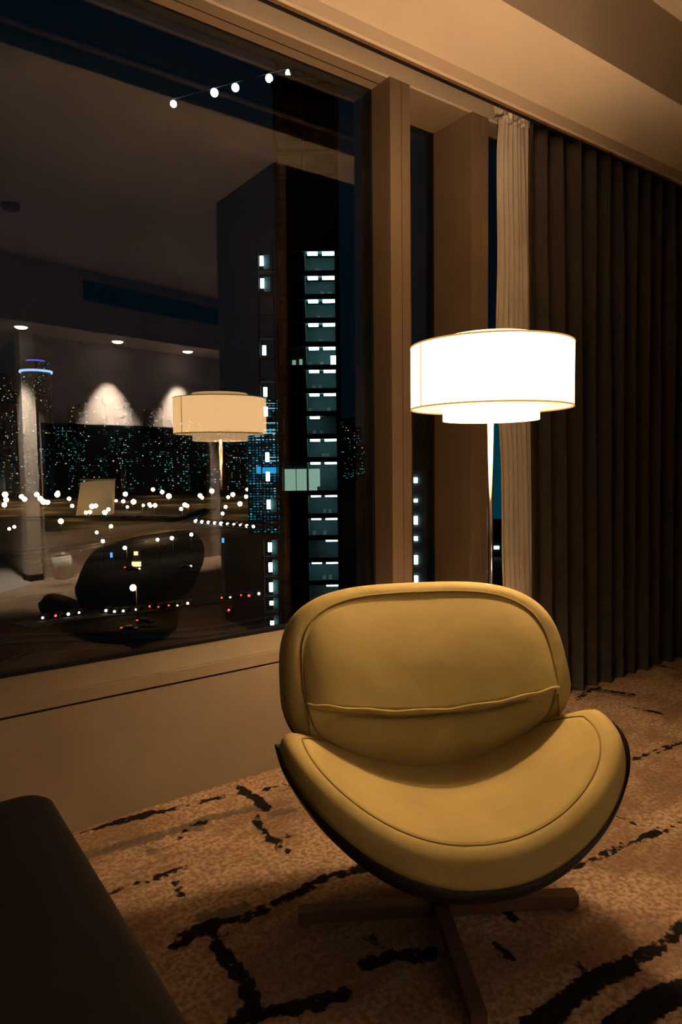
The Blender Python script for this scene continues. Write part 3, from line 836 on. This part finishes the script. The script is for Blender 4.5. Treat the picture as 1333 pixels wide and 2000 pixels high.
def lit_facade(name, wall, dens, cell, palette, strength, seed):
    m = bpy.data.materials.new(name)
    t, n, l = nt(m)
    b = n['Principled BSDF']; b.inputs['Base Color'].default_value = (*wall, 1); b.inputs['Roughness'].default_value = 0.8
    tc = n.new('ShaderNodeTexCoord')
    sp = n.new('ShaderNodeSeparateXYZ'); l.new(tc.outputs['Object'], sp.inputs[0])
    def math_(op, a, c=None):
        x = n.new('ShaderNodeMath'); x.operation = op
        if isinstance(a, (int, float)): x.inputs[0].default_value = a
        else: l.new(a, x.inputs[0])
        if c is not None:
            if isinstance(c, (int, float)): x.inputs[1].default_value = c
            else: l.new(c, x.inputs[1])
        return x.outputs[0]
    uu = math_('DIVIDE', math_('ADD', sp.outputs[0], sp.outputs[1]), cell[0])
    vv = math_('DIVIDE', sp.outputs[2], cell[1])
    cu, cv = math_('FLOOR', uu), math_('FLOOR', vv)
    cb = n.new('ShaderNodeCombineXYZ'); l.new(cu, cb.inputs[0]); l.new(cv, cb.inputs[1]); cb.inputs[2].default_value = seed
    oi = n.new('ShaderNodeObjectInfo')
    vm = n.new('ShaderNodeVectorMath'); vm.operation = 'ADD'; l.new(cb.outputs[0], vm.inputs[0])
    cc = n.new('ShaderNodeCombineXYZ'); l.new(math_('MULTIPLY', oi.outputs['Random'], 97.0), cc.inputs[2]); l.new(cc.outputs[0], vm.inputs[1])
    wn = n.new('ShaderNodeTexWhiteNoise'); l.new(vm.outputs[0], wn.inputs['Vector'])
    lit = math_('LESS_THAN', wn.outputs['Value'], dens)
    fu, fv = math_('FRACT', uu), math_('FRACT', vv)
    inw = math_('MULTIPLY', math_('MULTIPLY', math_('GREATER_THAN', fu, .2), math_('LESS_THAN', fu, .8)), math_('MULTIPLY', math_('GREATER_THAN', fv, .3), math_('LESS_THAN', fv, .75)))
    cr = n.new('ShaderNodeValToRGB'); cr.color_ramp.interpolation = 'CONSTANT'
    sx = n.new('ShaderNodeSeparateColor'); l.new(wn.outputs['Color'], sx.inputs[0]); l.new(sx.outputs[1], cr.inputs[0])
    els = cr.color_ramp.elements
    for k, (pos, c) in enumerate(palette):
        e_ = els[k] if k < 2 else els.new(pos)
        e_.position = pos; e_.color = (*c, 1)
    l.new(cr.outputs[0], b.inputs['Emission Color'])
    st = math_('MULTIPLY', math_('MULTIPLY', lit, inw), math_('MULTIPLY', math_('POWER', sx.outputs[2], 2.0), strength))
    l.new(st, b.inputs['Emission Strength'])
    m.cycles.emission_sampling = 'NONE'
    return m
TEAL = [(0.0, (0.05, 0.35, 0.38)), (0.45, (0.12, 0.50, 0.42)), (0.75, (0.6, 0.9, 0.95)), (0.90, (1.0, 0.65, 0.25))]
WRM = [(0.0, (0.9, 0.6, 0.35)), (0.4, (0.4, 0.75, 0.8)), (0.7, (0.9, 0.9, 0.8)), (0.9, (0.1, 0.45, 0.7))]
BLU = [(0.0, (0.02, 0.35, 0.55)), (0.5, (0.05, 0.45, 0.75)), (0.8, (0.3, 0.8, 0.9)), (0.95, (0.8, 0.95, 1.0))]
FAC = [lit_facade('teal_office_facade', (0.010, 0.022, 0.024), 0.30, (5.0, 4.2), TEAL, 1.1, 1.0),
       lit_facade('sparse_teal_facade', (0.008, 0.016, 0.018), 0.13, (5.5, 4.5), TEAL, 1.3, 2.0),
       lit_facade('warm_apartment_facade', (0.014, 0.014, 0.013), 0.16, (5.0, 4.6), WRM, 1.3, 3.0),
       lit_facade('blue_glass_facade', (0.006, 0.020, 0.030), 0.42, (4.5, 4.0), BLU, 0.9, 4.0)]

def highrise(x0, x1, ytop, dist, mi, shape, label, group='far towers of the night skyline'):
    """a distant tower spanning pixel columns x0..x1, standing on the ground at its own distance"""
    xm = (x0+x1)/2
    p = at_depth(xm, 915, dist)
    wdt = (x1-x0)/F_PX*dist
    ztop = at_depth(xm, ytop, dist).z
    hgt = ztop-ZGND
    dep = wdt*random.uniform(.7, 1.1)
    e = empty('high_rise', (p.x, p.y, ZGND), -YAW+random.uniform(-.25, .25))
    tag(e, label, 'building', group)
    bm = bmesh.new()
    hw = wdt/2
    if shape == 0:
        add_box(bm, -hw, hw, -dep/2, dep/2, 0, hgt*.93); add_box(bm, -hw*.7, hw*.7, -dep*.35, dep*.35, hgt*.93, hgt)
    elif shape == 1:
        add_box(bm, -hw, hw, -dep/2, dep/2, 0, hgt*.6); add_box(bm, -hw*.82, hw*.82, -dep*.41, dep*.41, hgt*.6, hgt*.85); add_box(bm, -hw*.55, hw*.55, -dep*.3, dep*.3, hgt*.85, hgt)
    elif shape == 2:
        add_box(bm, -hw, hw*.1, -dep/2, dep/2, 0, hgt); add_box(bm, hw*.1, hw, -dep*.4, dep*.5, 0, hgt*.86)
    else:
        n = 20
        lo = [bm.verts.new((hw*math.cos(2*math.pi*k/n), dep/2*math.sin(2*math.pi*k/n), 0)) for k in range(n)]
        hi = [bm.verts.new((hw*.9*math.cos(2*math.pi*k/n), dep*.45*math.sin(2*math.pi*k/n), hgt)) for k in range(n)]
        bm.faces.new(hi)
        for k in range(n): bm.faces.new((lo[k], lo[(k+1) % n], hi[(k+1) % n], hi[k]))
    link('facade', mesh_of(bm), FAC[mi], e)
    bm = bmesh.new(); add_box(bm, -hw*.3, hw*.2, -dep*.2, dep*.2, hgt*.999, hgt+4); add_box(bm, hw*.05, hw*.12, -1, 1, hgt, hgt+12)
    link('roof_plant', mesh_of(bm), M['towerdark'], e)
    return e
SL = ['teal-windowed office tower with a set-back top in the far skyline', 'stepped dark tower with sparse lit windows in the far skyline',
      'twin-slab apartment tower with warm and white windows in the far skyline', 'rounded blue glass tower in the far skyline']
LBL = [(-40, 8, 800), (0, 34, 735), (30, 72, 850), (62, 104, 775), (98, 150, 835), (140, 176, 795), (170, 214, 760), (205, 232, 850), (228, 262, 788), (256, 300, 842),
       (292, 330, 800), (324, 362, 860), (352, 395, 822), (388, 430, 850), (424, 462, 842), (455, 492, 866)]
for i, (a, b_, yt) in enumerate(LBL):
    k = (1, 2, 0, 1, 0, 2, 1, 0, 0, 1, 2, 1, 0, 1, 3, 3)[i]
    highrise(a, b_, yt, 1520+(i % 3)*170, k, k, SL[k])
for i in range(22):
    a = -50+i*26+random.uniform(-6, 6)
    k = (1, 0, 2, 0)[i % 4]
    highrise(a, a+random.uniform(22, 40), random.uniform(872, 925), 1240+(i % 3)*75, k, (2, 0, 1, 0)[i % 4] if k != 3 else 3, 'low block with a scatter of lit windows before the far skyline', 'low blocks before the far skyline')

for i in range(20):                       # the skyline goes on, nearly dark, behind the balcony tower and the posts
    a = 540+i*26+random.uniform(-4, 4)
    highrise(a, a+random.uniform(30, 40), random.uniform(800, 880), 2050+(i % 3)*150, 1, (0, 1, 2)[i % 3], 'dim high block with few lit windows in the dark stretch of far skyline', 'dim blocks of the far skyline')
# blue LED tower beside the balcony tower
p = at_depth(505, 915, 420); e = empty('led_tower', (p.x, p.y, ZGND), -YAW+0.12); tag(e, 'glass tower washed in bright blue with pale LED lines', 'building')
k_ = 420/F_PX
bm = bmesh.new(); add_box(bm, 12*k_, 40*k_, 0, 18, 0, (915-778)*k_+41); add_box(bm, -22*k_, 12*k_, 4, 20, 0, (915-850)*k_+41)
link('facade', mesh_of(bm), lit_facade('bright_blue_facade', (0.01, 0.05, 0.07), 0.95, (2.2, 1.6), [(0.0, (0.0, 0.22, 0.34)), (0.4, (0.02, 0.34, 0.46)), (0.8, (0.25, 0.70, 0.80)), (0.95, (0.6, 0.9, 1.0))], 1.1, 9.0), e)
for yy, a, b_ in ((790, 14, 39), (800, 20, 39), (828, 13, 39), (842, 13, 39), (848, 10, 36), (853, -6, 38), (860, -4, 30), (895, 14, 39), (902, 16, 39)):
    z = (915-yy)*k_+41.1
    box('led_line', M['cyan_led'], a*k_, b_*k_, -0.25 if a > 5 else 3.6, 0.05 if a > 5 else 4.0, z-0.3, z+0.3, e)
z = (915-918)*k_+41.1
box('led_canopy', M['blue_led'], -4*k_, 38*k_, -3.0, 0.1, z-2.6, z+1.6, e)

# LED crown tower far off
p = at_depth(78, 915, 2150); k_ = 2150/F_PX
e = empty('crown_tower', (p.x, p.y, ZGND), -YAW); tag(e, 'round tower with violet and blue-white LED rings at its crown', 'building')
hgt = (919-712)*k_+41
lathe('shaft', FAC[1], [(0, 0), (30*k_, 0), (26*k_, hgt*.9), (28*k_, hgt), (0, hgt)], e, 40)
lathe('led_ring', M['arcled'], [(27.6*k_, hgt-19*k_), (30*k_, hgt-19*k_), (30*k_, hgt-15*k_), (27.6*k_, hgt-15*k_)], e, 40, closed=True)
lathe('led_ring', M['violet'], [(15*k_, hgt+1*k_), (17*k_, hgt+1*k_), (17*k_, hgt+5*k_), (15*k_, hgt+5*k_)], e, 40, closed=True)
lathe('crown_cap', M['towerdark'], [(0, hgt), (16*k_, hgt), (13*k_, hgt+9*k_), (0, hgt+12*k_)], e, 40)

# ---- balcony tower close by
D = 100.0
def tz(y): return 1.1+(912.5-y)*D/F_PX
def tx(x): return (x-606)*D/F_PX
p = at_depth(606, 912.5, D)
tw = empty('balcony_tower', (p.x, p.y, ZGND), -YAW); tag(tw, 'dark apartment tower with rows of lit balconies', 'building')
TZ = lambda y: tz(y)-ZGND
ROOF = TZ(196)
box('side_wall', M['towerdark'], tx(659), tx(668), 0, 12, 0, ROOF, tw)
box('side_wall', M['towerdark'], tx(545), tx(551), -0.2, 12, 0, ROOF, tw)
box('back_wall', M['tower'], tx(551), tx(659), 3.2, 12, 0, ROOF, tw)
box('dividing_wall', M['tower'], tx(599), tx(601.5), 0.3, 3.2, 0, ROOF, tw)
rows = [508, 554, 598, 643, 688, 732, 777, 821, 865, 910, 975, 1020, 1063, 1107, 1152, 1197]
up = [464, 419, 374, 329, 284, 239, 194, 149]
for y in up+rows:
    z = TZ(y-7)
    box('floor_slab', M['tower'], tx(551), tx(659), -0.1, 3.2, z, z+0.35, tw)
    box('railing', M['towerdark'], tx(551), tx(659), -0.10, -0.04, z+0.35, z+0.75, tw)
for i, y in enumerate(rows):
    z = TZ(y-7)
    for x0, x1 in ((607, 626), (635, 658)):
        if y == 821 and x0 > 630: continue
        if y == 1063 and x0 < 630: continue
        if y >= 1150 and x0 < 630: continue
        box('ceiling_light', M['cyan'], tx(x0), tx(x1), 0.12, 0.9, z-0.32 if y < 960 else z-0.24, z-0.02, tw)
    for q in range(2):     # things standing on the balconies
        xx = random.uniform(604, 650)
        bm = bmesh.new(); add_box(bm, tx(xx), tx(xx)+0.5, 0.6, 1.0, z+0.35, z+0.80); add_box(bm, tx(xx), tx(xx)+0.5, 0.9, 1.0, z+0.8, z+1.3)
        link('balcony_chair', mesh_of(bm), M['concrete'], tw)
bx = box('lit_window', M['room_glow'], tx(553), tx(624), 2.9, 3.1, TZ(962), TZ(916), tw)
for xx in (576, 600): box('mullion', M['towerdark'], tx(xx)-0.05, tx(xx)+0.05, 2.8, 2.95, TZ(962), TZ(916), tw)
box('lit_window', M['room_glow'], tx(572), tx(579), 2.9, 3.1, TZ(720), TZ(700), tw)
box('lit_window', M['room_glow'], tx(586), tx(592), 2.9, 3.1, TZ(720), TZ(698), tw)
box('lit_window', M['cyan'], tx(649), tx(659), 0.2, 0.5, TZ(714), TZ(698), tw)
box('roof_slab', M['towerdark'], tx(543), tx(670), -0.3, 12.2, ROOF, ROOF+0.5, tw)
# open escape stair on its flank
se = empty('escape_stair', (p.x, p.y, ZGND), -YAW); tag(se, 'open steel escape stair with a light on every landing beside the balcony tower', 'stair')
for xx in (511, 541): box('post', M['steelpole'], tx(xx)-0.10, tx(xx)+0.10, 0.2, 0.4, 0, TZ(480), se)
for k, y in enumerate((515, 557, 600, 642, 685, 725, 765, 803, 845, 892, 930, 985, 1027, 1070, 1110, 1150, 1182, 1222)):
    z = TZ(y+18)
    box('landing', M['towerdark'], tx(511), tx(543), 0.2, 2.2, z-0.15, z, se)
    if y in (600, 642, 725, 845, 1027): continue
    xo = 518+(y-515)/100
    hh = 9 if y < 1170 else 4
    box('landing_light', M['cyan'], tx(xo-3.5), tx(xo+3.5), 0.6, 0.8, TZ(y+hh), TZ(y-hh), se)
    if y > 960 or y < 560: box('landing_wall', M['tower'], tx(xo+3), tx(xo+15), 1.2, 1.4, TZ(y+16), TZ(y-14), se)
# floodlights on a roof boom that runs away from us
fl = []
for i, (x, y) in enumerate(((565, 143), (526, 153), (460, 171), (419, 181), (339, 203))):
    d = ray(x, y); tt = (ROOF+ZGND+6.0-EYE.z)/d.z
    fl.append(EYE+d*tt)
be = empty('roof_boom', fl[0]); tag(be, 'slim dark boom with five round floodlights above the balcony tower', 'crane boom')
rel = [q-fl[0] for q in fl]
tube('boom', M['towerdark'], [rel[0]+(rel[0]-rel[1])*.6+Vector((0, 0, .8)), rel[-1]+Vector((0, 0, .8))], 0.10, be, 6)
tube('mast', M['towerdark'], [rel[0]+Vector((0, 0, .8)), Vector((tw.location.x, tw.location.y, ROOF+ZGND))+Vector((math.sin(YAW), math.cos(YAW), 0))*4-fl[0]], 0.3, be, 6)
for q, r_ in zip(rel, (0.58, 0.60, 0.62, 0.64, 0.55)):
    bm = bmesh.new(); bmesh.ops.create_icosphere(bm, subdivisions=2, radius=r_)
    o = link('floodlight', mesh_of(bm, smooth=True), M['led'], be); o.location = q
# slim neighbour tower seen through the narrow pane
p = at_depth(826, 912, 112); k_ = 112/F_PX
e = empty('slim_tower', (p.x, p.y, ZGND), -YAW); tag(e, 'slim dark tower with one column of stair lights seen between the window posts', 'building')
H_ = (912-930)*k_+41.1
bm = bmesh.new(); add_box(bm, -18*k_, 40*k_, 0.4, 14, 0, (912-900)*k_+41.1+8)
link('body', mesh_of(bm), M['towerdark'], e)
for y, hh in ((940, 5), (980, 3), (1019, 8), (1055, 4), (1097, 8.5), (1138, 9), (1180, 9), (1222, 8)):
    box('stair_light', M['cyan'], -17*k_, -10*k_, 0.0, 0.45, (912-y-hh)*k_+41.1, (912-y+hh)*k_+41.1, e)
# teal glass building behind the curtain edge
p = at_depth(990, 905, 300); k_ = 300/F_PX
e = empty('teal_block', (p.x, p.y, ZGND), -YAW); tag(e, 'teal lit glass block seen beside the lamp pole', 'building')
bm = bmesh.new(); add_box(bm, -40*k_, 60*k_, 0, 30, 0, (905-780)*k_+41)
link('facade', mesh_of(bm), lit_facade('dim_teal_facade', (0.0, 0.03, 0.045), 0.98, (30, 20), [(0.0, (0.0, 0.30, 0.45)), (0.6, (0.0, 0.26, 0.40)), (0.8, (0.0, 0.34, 0.5)), (0.95, (0.0, 0.3, 0.5))], 0.35, 5.0), e)
M['teal_glow'] = emat('dim_teal_glazing', (0.0, 0.40, 0.62), 0.09)
box('lit_glazing', M['teal_glow'], -38*k_, 58*k_, -0.15, -0.05, (905-1010)*k_+41, (905-795)*k_+41, e)
box('lit_sign', M['yellow'], -16*k_, -9*k_, -2, -1, (905-552)*k_+41, (905-527)*k_+41, e)
box('sign_mast', M['towerdark'], -13*k_, -12*k_, -1, 0.5, (905-782)*k_+41, (905-545)*k_+41, e)
box('lit_window', M['cyan'], -24*k_, -14*k_, -0.2, 0.1, (905-1070)*k_+41, (905-1064)*k_+41, e)

# ---- roads
def ribbon(name, label, pts, z, half, thick=1.2, rail=True):
    P_ = [on_z(x, y, z) for x, y in pts]
    # resample
    Q = []
    for a, b_ in zip(P_, P_[1:]):
        for k in range(8): Q.append(a.lerp(b_, k/8))
    Q.append(P_[-1])
    for _ in range(6): Q = [Q[0]]+[(Q[i-1]+Q[i]*2+Q[i+1])/4 for i in range(1, len(Q)-1)]+[Q[-1]]
    bm = bmesh.new(); rings = []
    sec = [(-half, 0), (half, 0), (half, -thick), (-half, -thick)]
    for i, q in enumerate(Q):
        t_ = (Q[min(i+1, len(Q)-1)]-Q[max(0, i-1)]); t_.z = 0; t_.normalize()
        nn = Vector((t_.y, -t_.x, 0))
        rings.append([bm.verts.new(q+nn*a+Vector((0, 0, b_))) for a, b_ in sec])
    for A_, B_ in zip(rings, rings[1:]):
        for k in range(4): bm.faces.new((A_[k], A_[(k+1) % 4], B_[(k+1) % 4], B_[k]))
    bm.faces.new(rings[0]); bm.faces.new(rings[-1][::-1])
    bmesh.ops.recalc_face_normals(bm, faces=bm.faces)
    o = link(name, mesh_of(bm), M['asphalt']); tag(o, label, kind='structure')
    if rail:
        for sgn in (-1, 1):
            rp = []
            for i, q in enumerate(Q):
                t_ = (Q[min(i+1, len(Q)-1)]-Q[max(0, i-1)]); t_.z = 0; t_.normalize()
                rp.append(q+Vector((t_.y, -t_.x, 0))*(half-.2)*sgn+Vector((0, 0, .5)))
            tube('parapet', M['concrete'], rp, .35, o, 4)
    return Q
Q1 = ribbon('road', 'elevated road sweeping below the window', [(-140, 1262), (0, 1254), (120, 1250), (260, 1247), (400, 1240), (540, 1215), (640, 1190)], -30.0, 2.6)
Q2 = ribbon('road', 'slip road dropping away under the elevated road', [(-40, 1345), (20, 1310), (60, 1290), (110, 1268)], -36.0, 3.5)
Q3 = ribbon('road', 'lit expressway curving across the city', [(-60, 1096), (0, 1088), (90, 1076), (180, 1062), (270, 1044), (370, 1032), (480, 1022), (560, 1022)], -32.0, 6.0)
Q4 = ribbon('road', 'farther expressway carrying bright traffic', [(-60, 1016), (60, 1012), (180, 1013), (300, 1012), (380, 1016), (440, 1022), (500, 1030)], -30.0, 8.0)
Q5 = ribbon('road', 'street lined with parked cars along the dark park', [(40, 1222), (120, 1205), (260, 1190), (350, 1178), (440, 1166), (520, 1156)], -39.5, 5.0, .3, False)
Q6 = ribbon('road', 'ramp joining the expressway', [(60, 1100), (160, 1078), (260, 1062), (340, 1050), (420, 1040)], -36.0, 4.0)
Q7 = ribbon('road', 'pale flyover ramp climbing beyond the expressway', [(338, 1020), (370, 1010), (412, 994)], -26.0, 4.0)

# ---- street lamps
def make_lamp(head_m):
    e = empty('street_lamp', (0, 0, 0))
    tube('pole', M['steelpole'], [(0, 0, 0), (0, 0, 9.7)], 0.14, e, 6)
    tube('arm', M['steelpole'], [(0, 0, 9.6), (0.9, 0, 9.95)], 0.08, e, 6)
    bm = bmesh.new(); bmesh.ops.create_icosphere(bm, subdivisions=2, radius=1.0)
    h = link('lamp_globe', mesh_of(bm, smooth=True), head_m, e); h.location = (0.9, 0, 9.9)
    return e
def copy_tree(o, parent=None):
    c_ = o.copy(); col.objects.link(c_)
    if parent is not None: c_.parent = parent
    for k in [x for x in bpy.data.objects if x.parent == o]: copy_tree(k, c_)
    return c_
proto = {'s': make_lamp(M['sodium']), 'w': make_lamp(M['white_light'])}
used = {'s': False, 'w': False}
kids = {}
def lamp_at(x, y, kind, rpx, label, group):
    q = on_z(x, y, ZGND+9.9)
    d = (q-EYE).length
    base = proto[kind]
    if not used[kind]:
        o = base; used[kind] = True
    else:
        o = base.copy(); col.objects.link(o)
        for c_ in kids[kind]:
            cc = c_.copy(); cc.parent = o; col.objects.link(cc)
    if kind not in kids: kids[kind] = [x_ for x_ in bpy.data.objects if x_.parent == base]
    a = random.uniform(0, 6.28)
    o.location = (q.x-0.9*math.cos(a), q.y-0.9*math.sin(a), ZGND); o.rotation_euler.z = a
    for c_ in [c2 for c2 in o.children if 'lamp_globe' in c2.name]:
        r_ = rpx*d/F_PX  # globe enlarged with distance, so the lamp's bloom is in its shape
        c_.scale = (r_, r_, r_)
    tag(o, label, 'street lamp', group)
    return o
pts_s = [(10, 966), (12, 976), (8.5, 986), (42, 970), (48, 975), (79, 974), (85, 980), (93, 981), (112, 966), (135, 974), (141, 988), (168, 1001), (180, 989), (212, 995),
         (245, 965), (261, 980), (299, 956), (317, 961), (330, 969), (354, 994), (361, 986), (366, 988), (414, 959), (391, 968), (395, 972), (455, 966), (446, 971), (469, 984),
         (441, 990), (435, 1003), (481, 970), (303, 987), (119, 1018), (217, 1028), (72, 966), (176, 1000), (205, 1001)]
pts_w = [(227, 978), (241, 979), (249, 990), (280, 987), (294, 988), (292, 985), (189, 1040), (201, 1057), (28, 1029), (18, 1033), (308, 1054), (336, 1051), (374, 1044), (492, 964), (483, 956),
         (244, 1070), (290, 946), (187, 988), (30, 950), (113, 962)]
for x, y in pts_s: lamp_at(x, y, 's', random.uniform(3.2, 5.0), 'warm street lamp along the far city roads', 'warm street lamps of the far roads')
for x, y in pts_w: lamp_at(x, y, 'w', random.uniform(2.6, 4.0), 'white street lamp along the far city roads', 'white street lamps of the far roads')
bpy.context.view_layer.update()
lamp_at(260, 1148, 's', 6.0, 'tall lone street lamp standing in the dark park', None)
# ---- cars
def car_mesh():
    bm = bmesh.new()
    prof = [(-2.2, .35), (-2.2, .85), (-1.6, .95), (-1.0, 1.45), (.6, 1.45), (1.2, .95), (2.1, .85), (2.2, .35)]
    A_ = [bm.verts.new((x, -.85, z)) for x, z in prof]; B_ = [bm.verts.new((x, .85, z)) for x, z in prof]
    bm.faces.new(A_); bm.faces.new(B_[::-1])
    for i in range(len(prof)): bm.faces.new((A_[i], B_[i], B_[(i+1) % len(prof)], A_[(i+1) % len(prof)]))
    bmesh.ops.recalc_face_normals(bm, faces=bm.faces)
    return mesh_of(bm)
M['carpaint'] = mat('dark_car_paint', (0.06, 0.065, 0.07), 0.4)
CARM = car_mesh(); CARM.materials.append(M['carpaint'])
WM = mesh_of(tube_mesh([(0, -.9, .33), (0, .9, .33)], .33, 10)); WM.materials.append(M['black'])
def lightmesh(m, r):
    bm = bmesh.new(); bmesh.ops.create_icosphere(bm, subdivisions=1, radius=r); me = mesh_of(bm, smooth=True); me.materials.append(m); return me
HM, RM = lightmesh(M['head_lamp'], 1.0), lightmesh(M['red_light'], 1.0)
CARS = []
def car(q, ang, rpx, kind, label, group, gap=5.0):
    if gap is None:
        fx = Vector((math.cos(ang), math.sin(ang), 0)); sx = Vector((-fx.y, fx.x, 0))
        if sx.dot(_r0) < 0: sx = -sx
        for _ in range(20):
            if not any(abs((q-c_).dot(fx)) < 4.9 and abs((q-c_).dot(sx)) < 2.3 for c_ in CARS): break
            q = q+sx*0.6
    elif any((q-c_).length < gap for c_ in CARS): return
    CARS.append(q.copy())
    d = (q-EYE).length
    e = empty('car', q, ang); tag(e, label, 'car', group)
    link('body', CARM, None, e)
    for xx in (-1.35, 1.35):
        w_ = link('axle_wheels', WM, None, e); w_.location = (xx, 0, 0)
    r_ = rpx*d/F_PX  # light ball swollen with distance, its glare put into the size
    l_ = link('headlight' if kind == 'w' else 'tail_light', HM if kind == 'w' else RM, None, e)
    l_.scale = (r_, r_, r_); l_.location = (2.1 if kind == 'w' else -2.1, 0, .8)
for x, y, k in ((90, 1207, 'w'), (103, 1203, 'r'), (131, 1200, 'w'), (156, 1197, 'w'), (212, 1193, 'w'), (216, 1195, 'w'), (233, 1194, 'w'), (270, 1191, 'w'), (285, 1185, 'r'), (302, 1186, 'r'),
                (322, 1183, 'r'), (342, 1183, 'w'), (358, 1179, 'w'), (436, 1168, 'r'), (452, 1167, 'w'), (466, 1163, 'r'), (474, 1164, 'r'), (500, 1160, 'w'), (450, 1192, 'r')):
    q = on_z(x, y+2, ZGND+.5); car(q, -YAW+(-1.55 if k == 'w' else 1.55), random.uniform(1.8, 3.2), k, 'car with glowing %s lights on the street beside the dark park' % ('white' if k == 'w' else 'red'), 'cars along the park street', None)
for x, y, k in ((284, 1218, 'r'), (298, 1214, 'w'), (254, 1233, 'r')):
    q = on_z(x, y, ZGND+.8); car(q, -YAW, 2.6, k, 'car with %s lights on the dark ground below the lone lamp' % ('a white' if k == 'w' else 'red'), 'cars below the lone lamp')
for i in range(20):
    t_ = (i//2)/9
    x, y = 378+t_*112, 1020.5+t_*10.5-(i % 2)*2.2
    q = on_z(x, y, -29.8); car(q, -YAW-.75, random.uniform(3.4, 4.2), 'w', 'car with bright headlights in the dense traffic on the farther expressway', 'dense traffic on the farther expressway')
for x, y, k in ((480, 1026, 'r'), (470, 1024, 'r'), (241, 1013, 'r'), (270, 1012, 'r'), (95, 1088, 'r'), (108, 1097, 'r'), (139, 1084, 'w'), (150, 1077, 'w'), (148, 1088, 'w'), (180, 1079, 'w'), (230, 1070, 'w'), (262, 1115, 'w'), (255, 1112, 'r'), (363, 1110, 'w')):
    q = on_z(x, y, -31.0 if y < 1060 else ZGND+.6); car(q, -YAW+random.uniform(-.3, .3), 2.2, k, 'single car with %s lights on the expressway lanes' % ('white' if k == 'w' else 'red'), 'single cars on the expressway lanes')

# ---- small city structures
for x, y in ((121, 1071), (218, 1084), (436, 1055)):
    q = on_z(x, y+8, ZGND); d = (q-EYE).length; k_ = d/F_PX
    e = empty('road_sign', q, -YAW); tag(e, 'blue lit road sign on a short post', 'sign', 'blue lit road signs')
    box('panel', M['blue_light'], -2.2*k_, 2.2*k_, -.1, .1, 3*k_, 12*k_, e)
    box('post', M['steelpole'], -.2*k_, .2*k_, -.08, .12, 0, 3.2*k_, e)
# lit kiosk (tapered pavilion)
q = on_z(268, 1107, ZGND); k_ = (q-EYE).length/F_PX
e = empty('lit_pavilion', q, -YAW); tag(e, 'small tapered pavilion glowing warm in the dark park', 'pavilion')
M['warmroom'] = emat('warm_interior', (1.0, 0.72, 0.35), 1.6)
bm = bmesh.new()
A_ = [bm.verts.new((x, y, 0)) for x, y in ((-10*k_, -4*k_), (10*k_, -4*k_), (10*k_, 4*k_), (-10*k_, 4*k_))]; B_ = [bm.verts.new((x*.45, y*.45, 31*k_)) for x, y in ((-10*k_, -4*k_), (10*k_, -4*k_), (10*k_, 4*k_), (-10*k_, 4*k_))]
bm.faces.new(A_); bm.faces.new(B_)
for i in range(4): bm.faces.new((A_[i], A_[(i+1) % 4], B_[(i+1) % 4], B_[i]))
bmesh.ops.recalc_face_normals(bm, faces=bm.faces)
link('frame', mesh_of(bm), M['concrete'], e)
box('lit_opening', M['warmroom'], -8.5*k_, 8.5*k_, -4.3*k_, -2*k_, 1*k_, 10*k_, e)
box('lit_opening', M['warmroom'], -4.5*k_, 3*k_, -3.0*k_, -1*k_, 22*k_, 29*k_, e)
# arena hall with a floodlit flank
q = on_z(182, 1006, ZGND); k_ = (q-EYE).length/F_PX
e = empty('arena_hall', q, -YAW+.2); tag(e, 'pale hall with a floodlit slanting flank among the street lamps', 'building')
M['pale'] = mat('pale_cladding', (0.62, 0.56, 0.48), 0.8, var=0.06, scale=0.02)
prof = [(-30, 0), (32, 0), (36, 66), (-20, 60)]
bm = bmesh.new(); A_ = [bm.verts.new((x*k_, 0, z*k_)) for x, z in prof]; B_ = [bm.verts.new((x*k_, 40*k_, z*k_)) for x, z in prof]
bm.faces.new(A_); bm.faces.new(B_[::-1])
for i in range(4): bm.faces.new((A_[i], A_[(i+1) % 4], B_[(i+1) % 4], B_[i]))
bmesh.ops.recalc_face_normals(bm, faces=bm.faces)
link('hall_body', mesh_of(bm), M['pale'], e)
box('eave', M['concrete'], -21*k_, 37*k_, -1.0*k_, 41*k_, 63*k_, 66*k_, e)
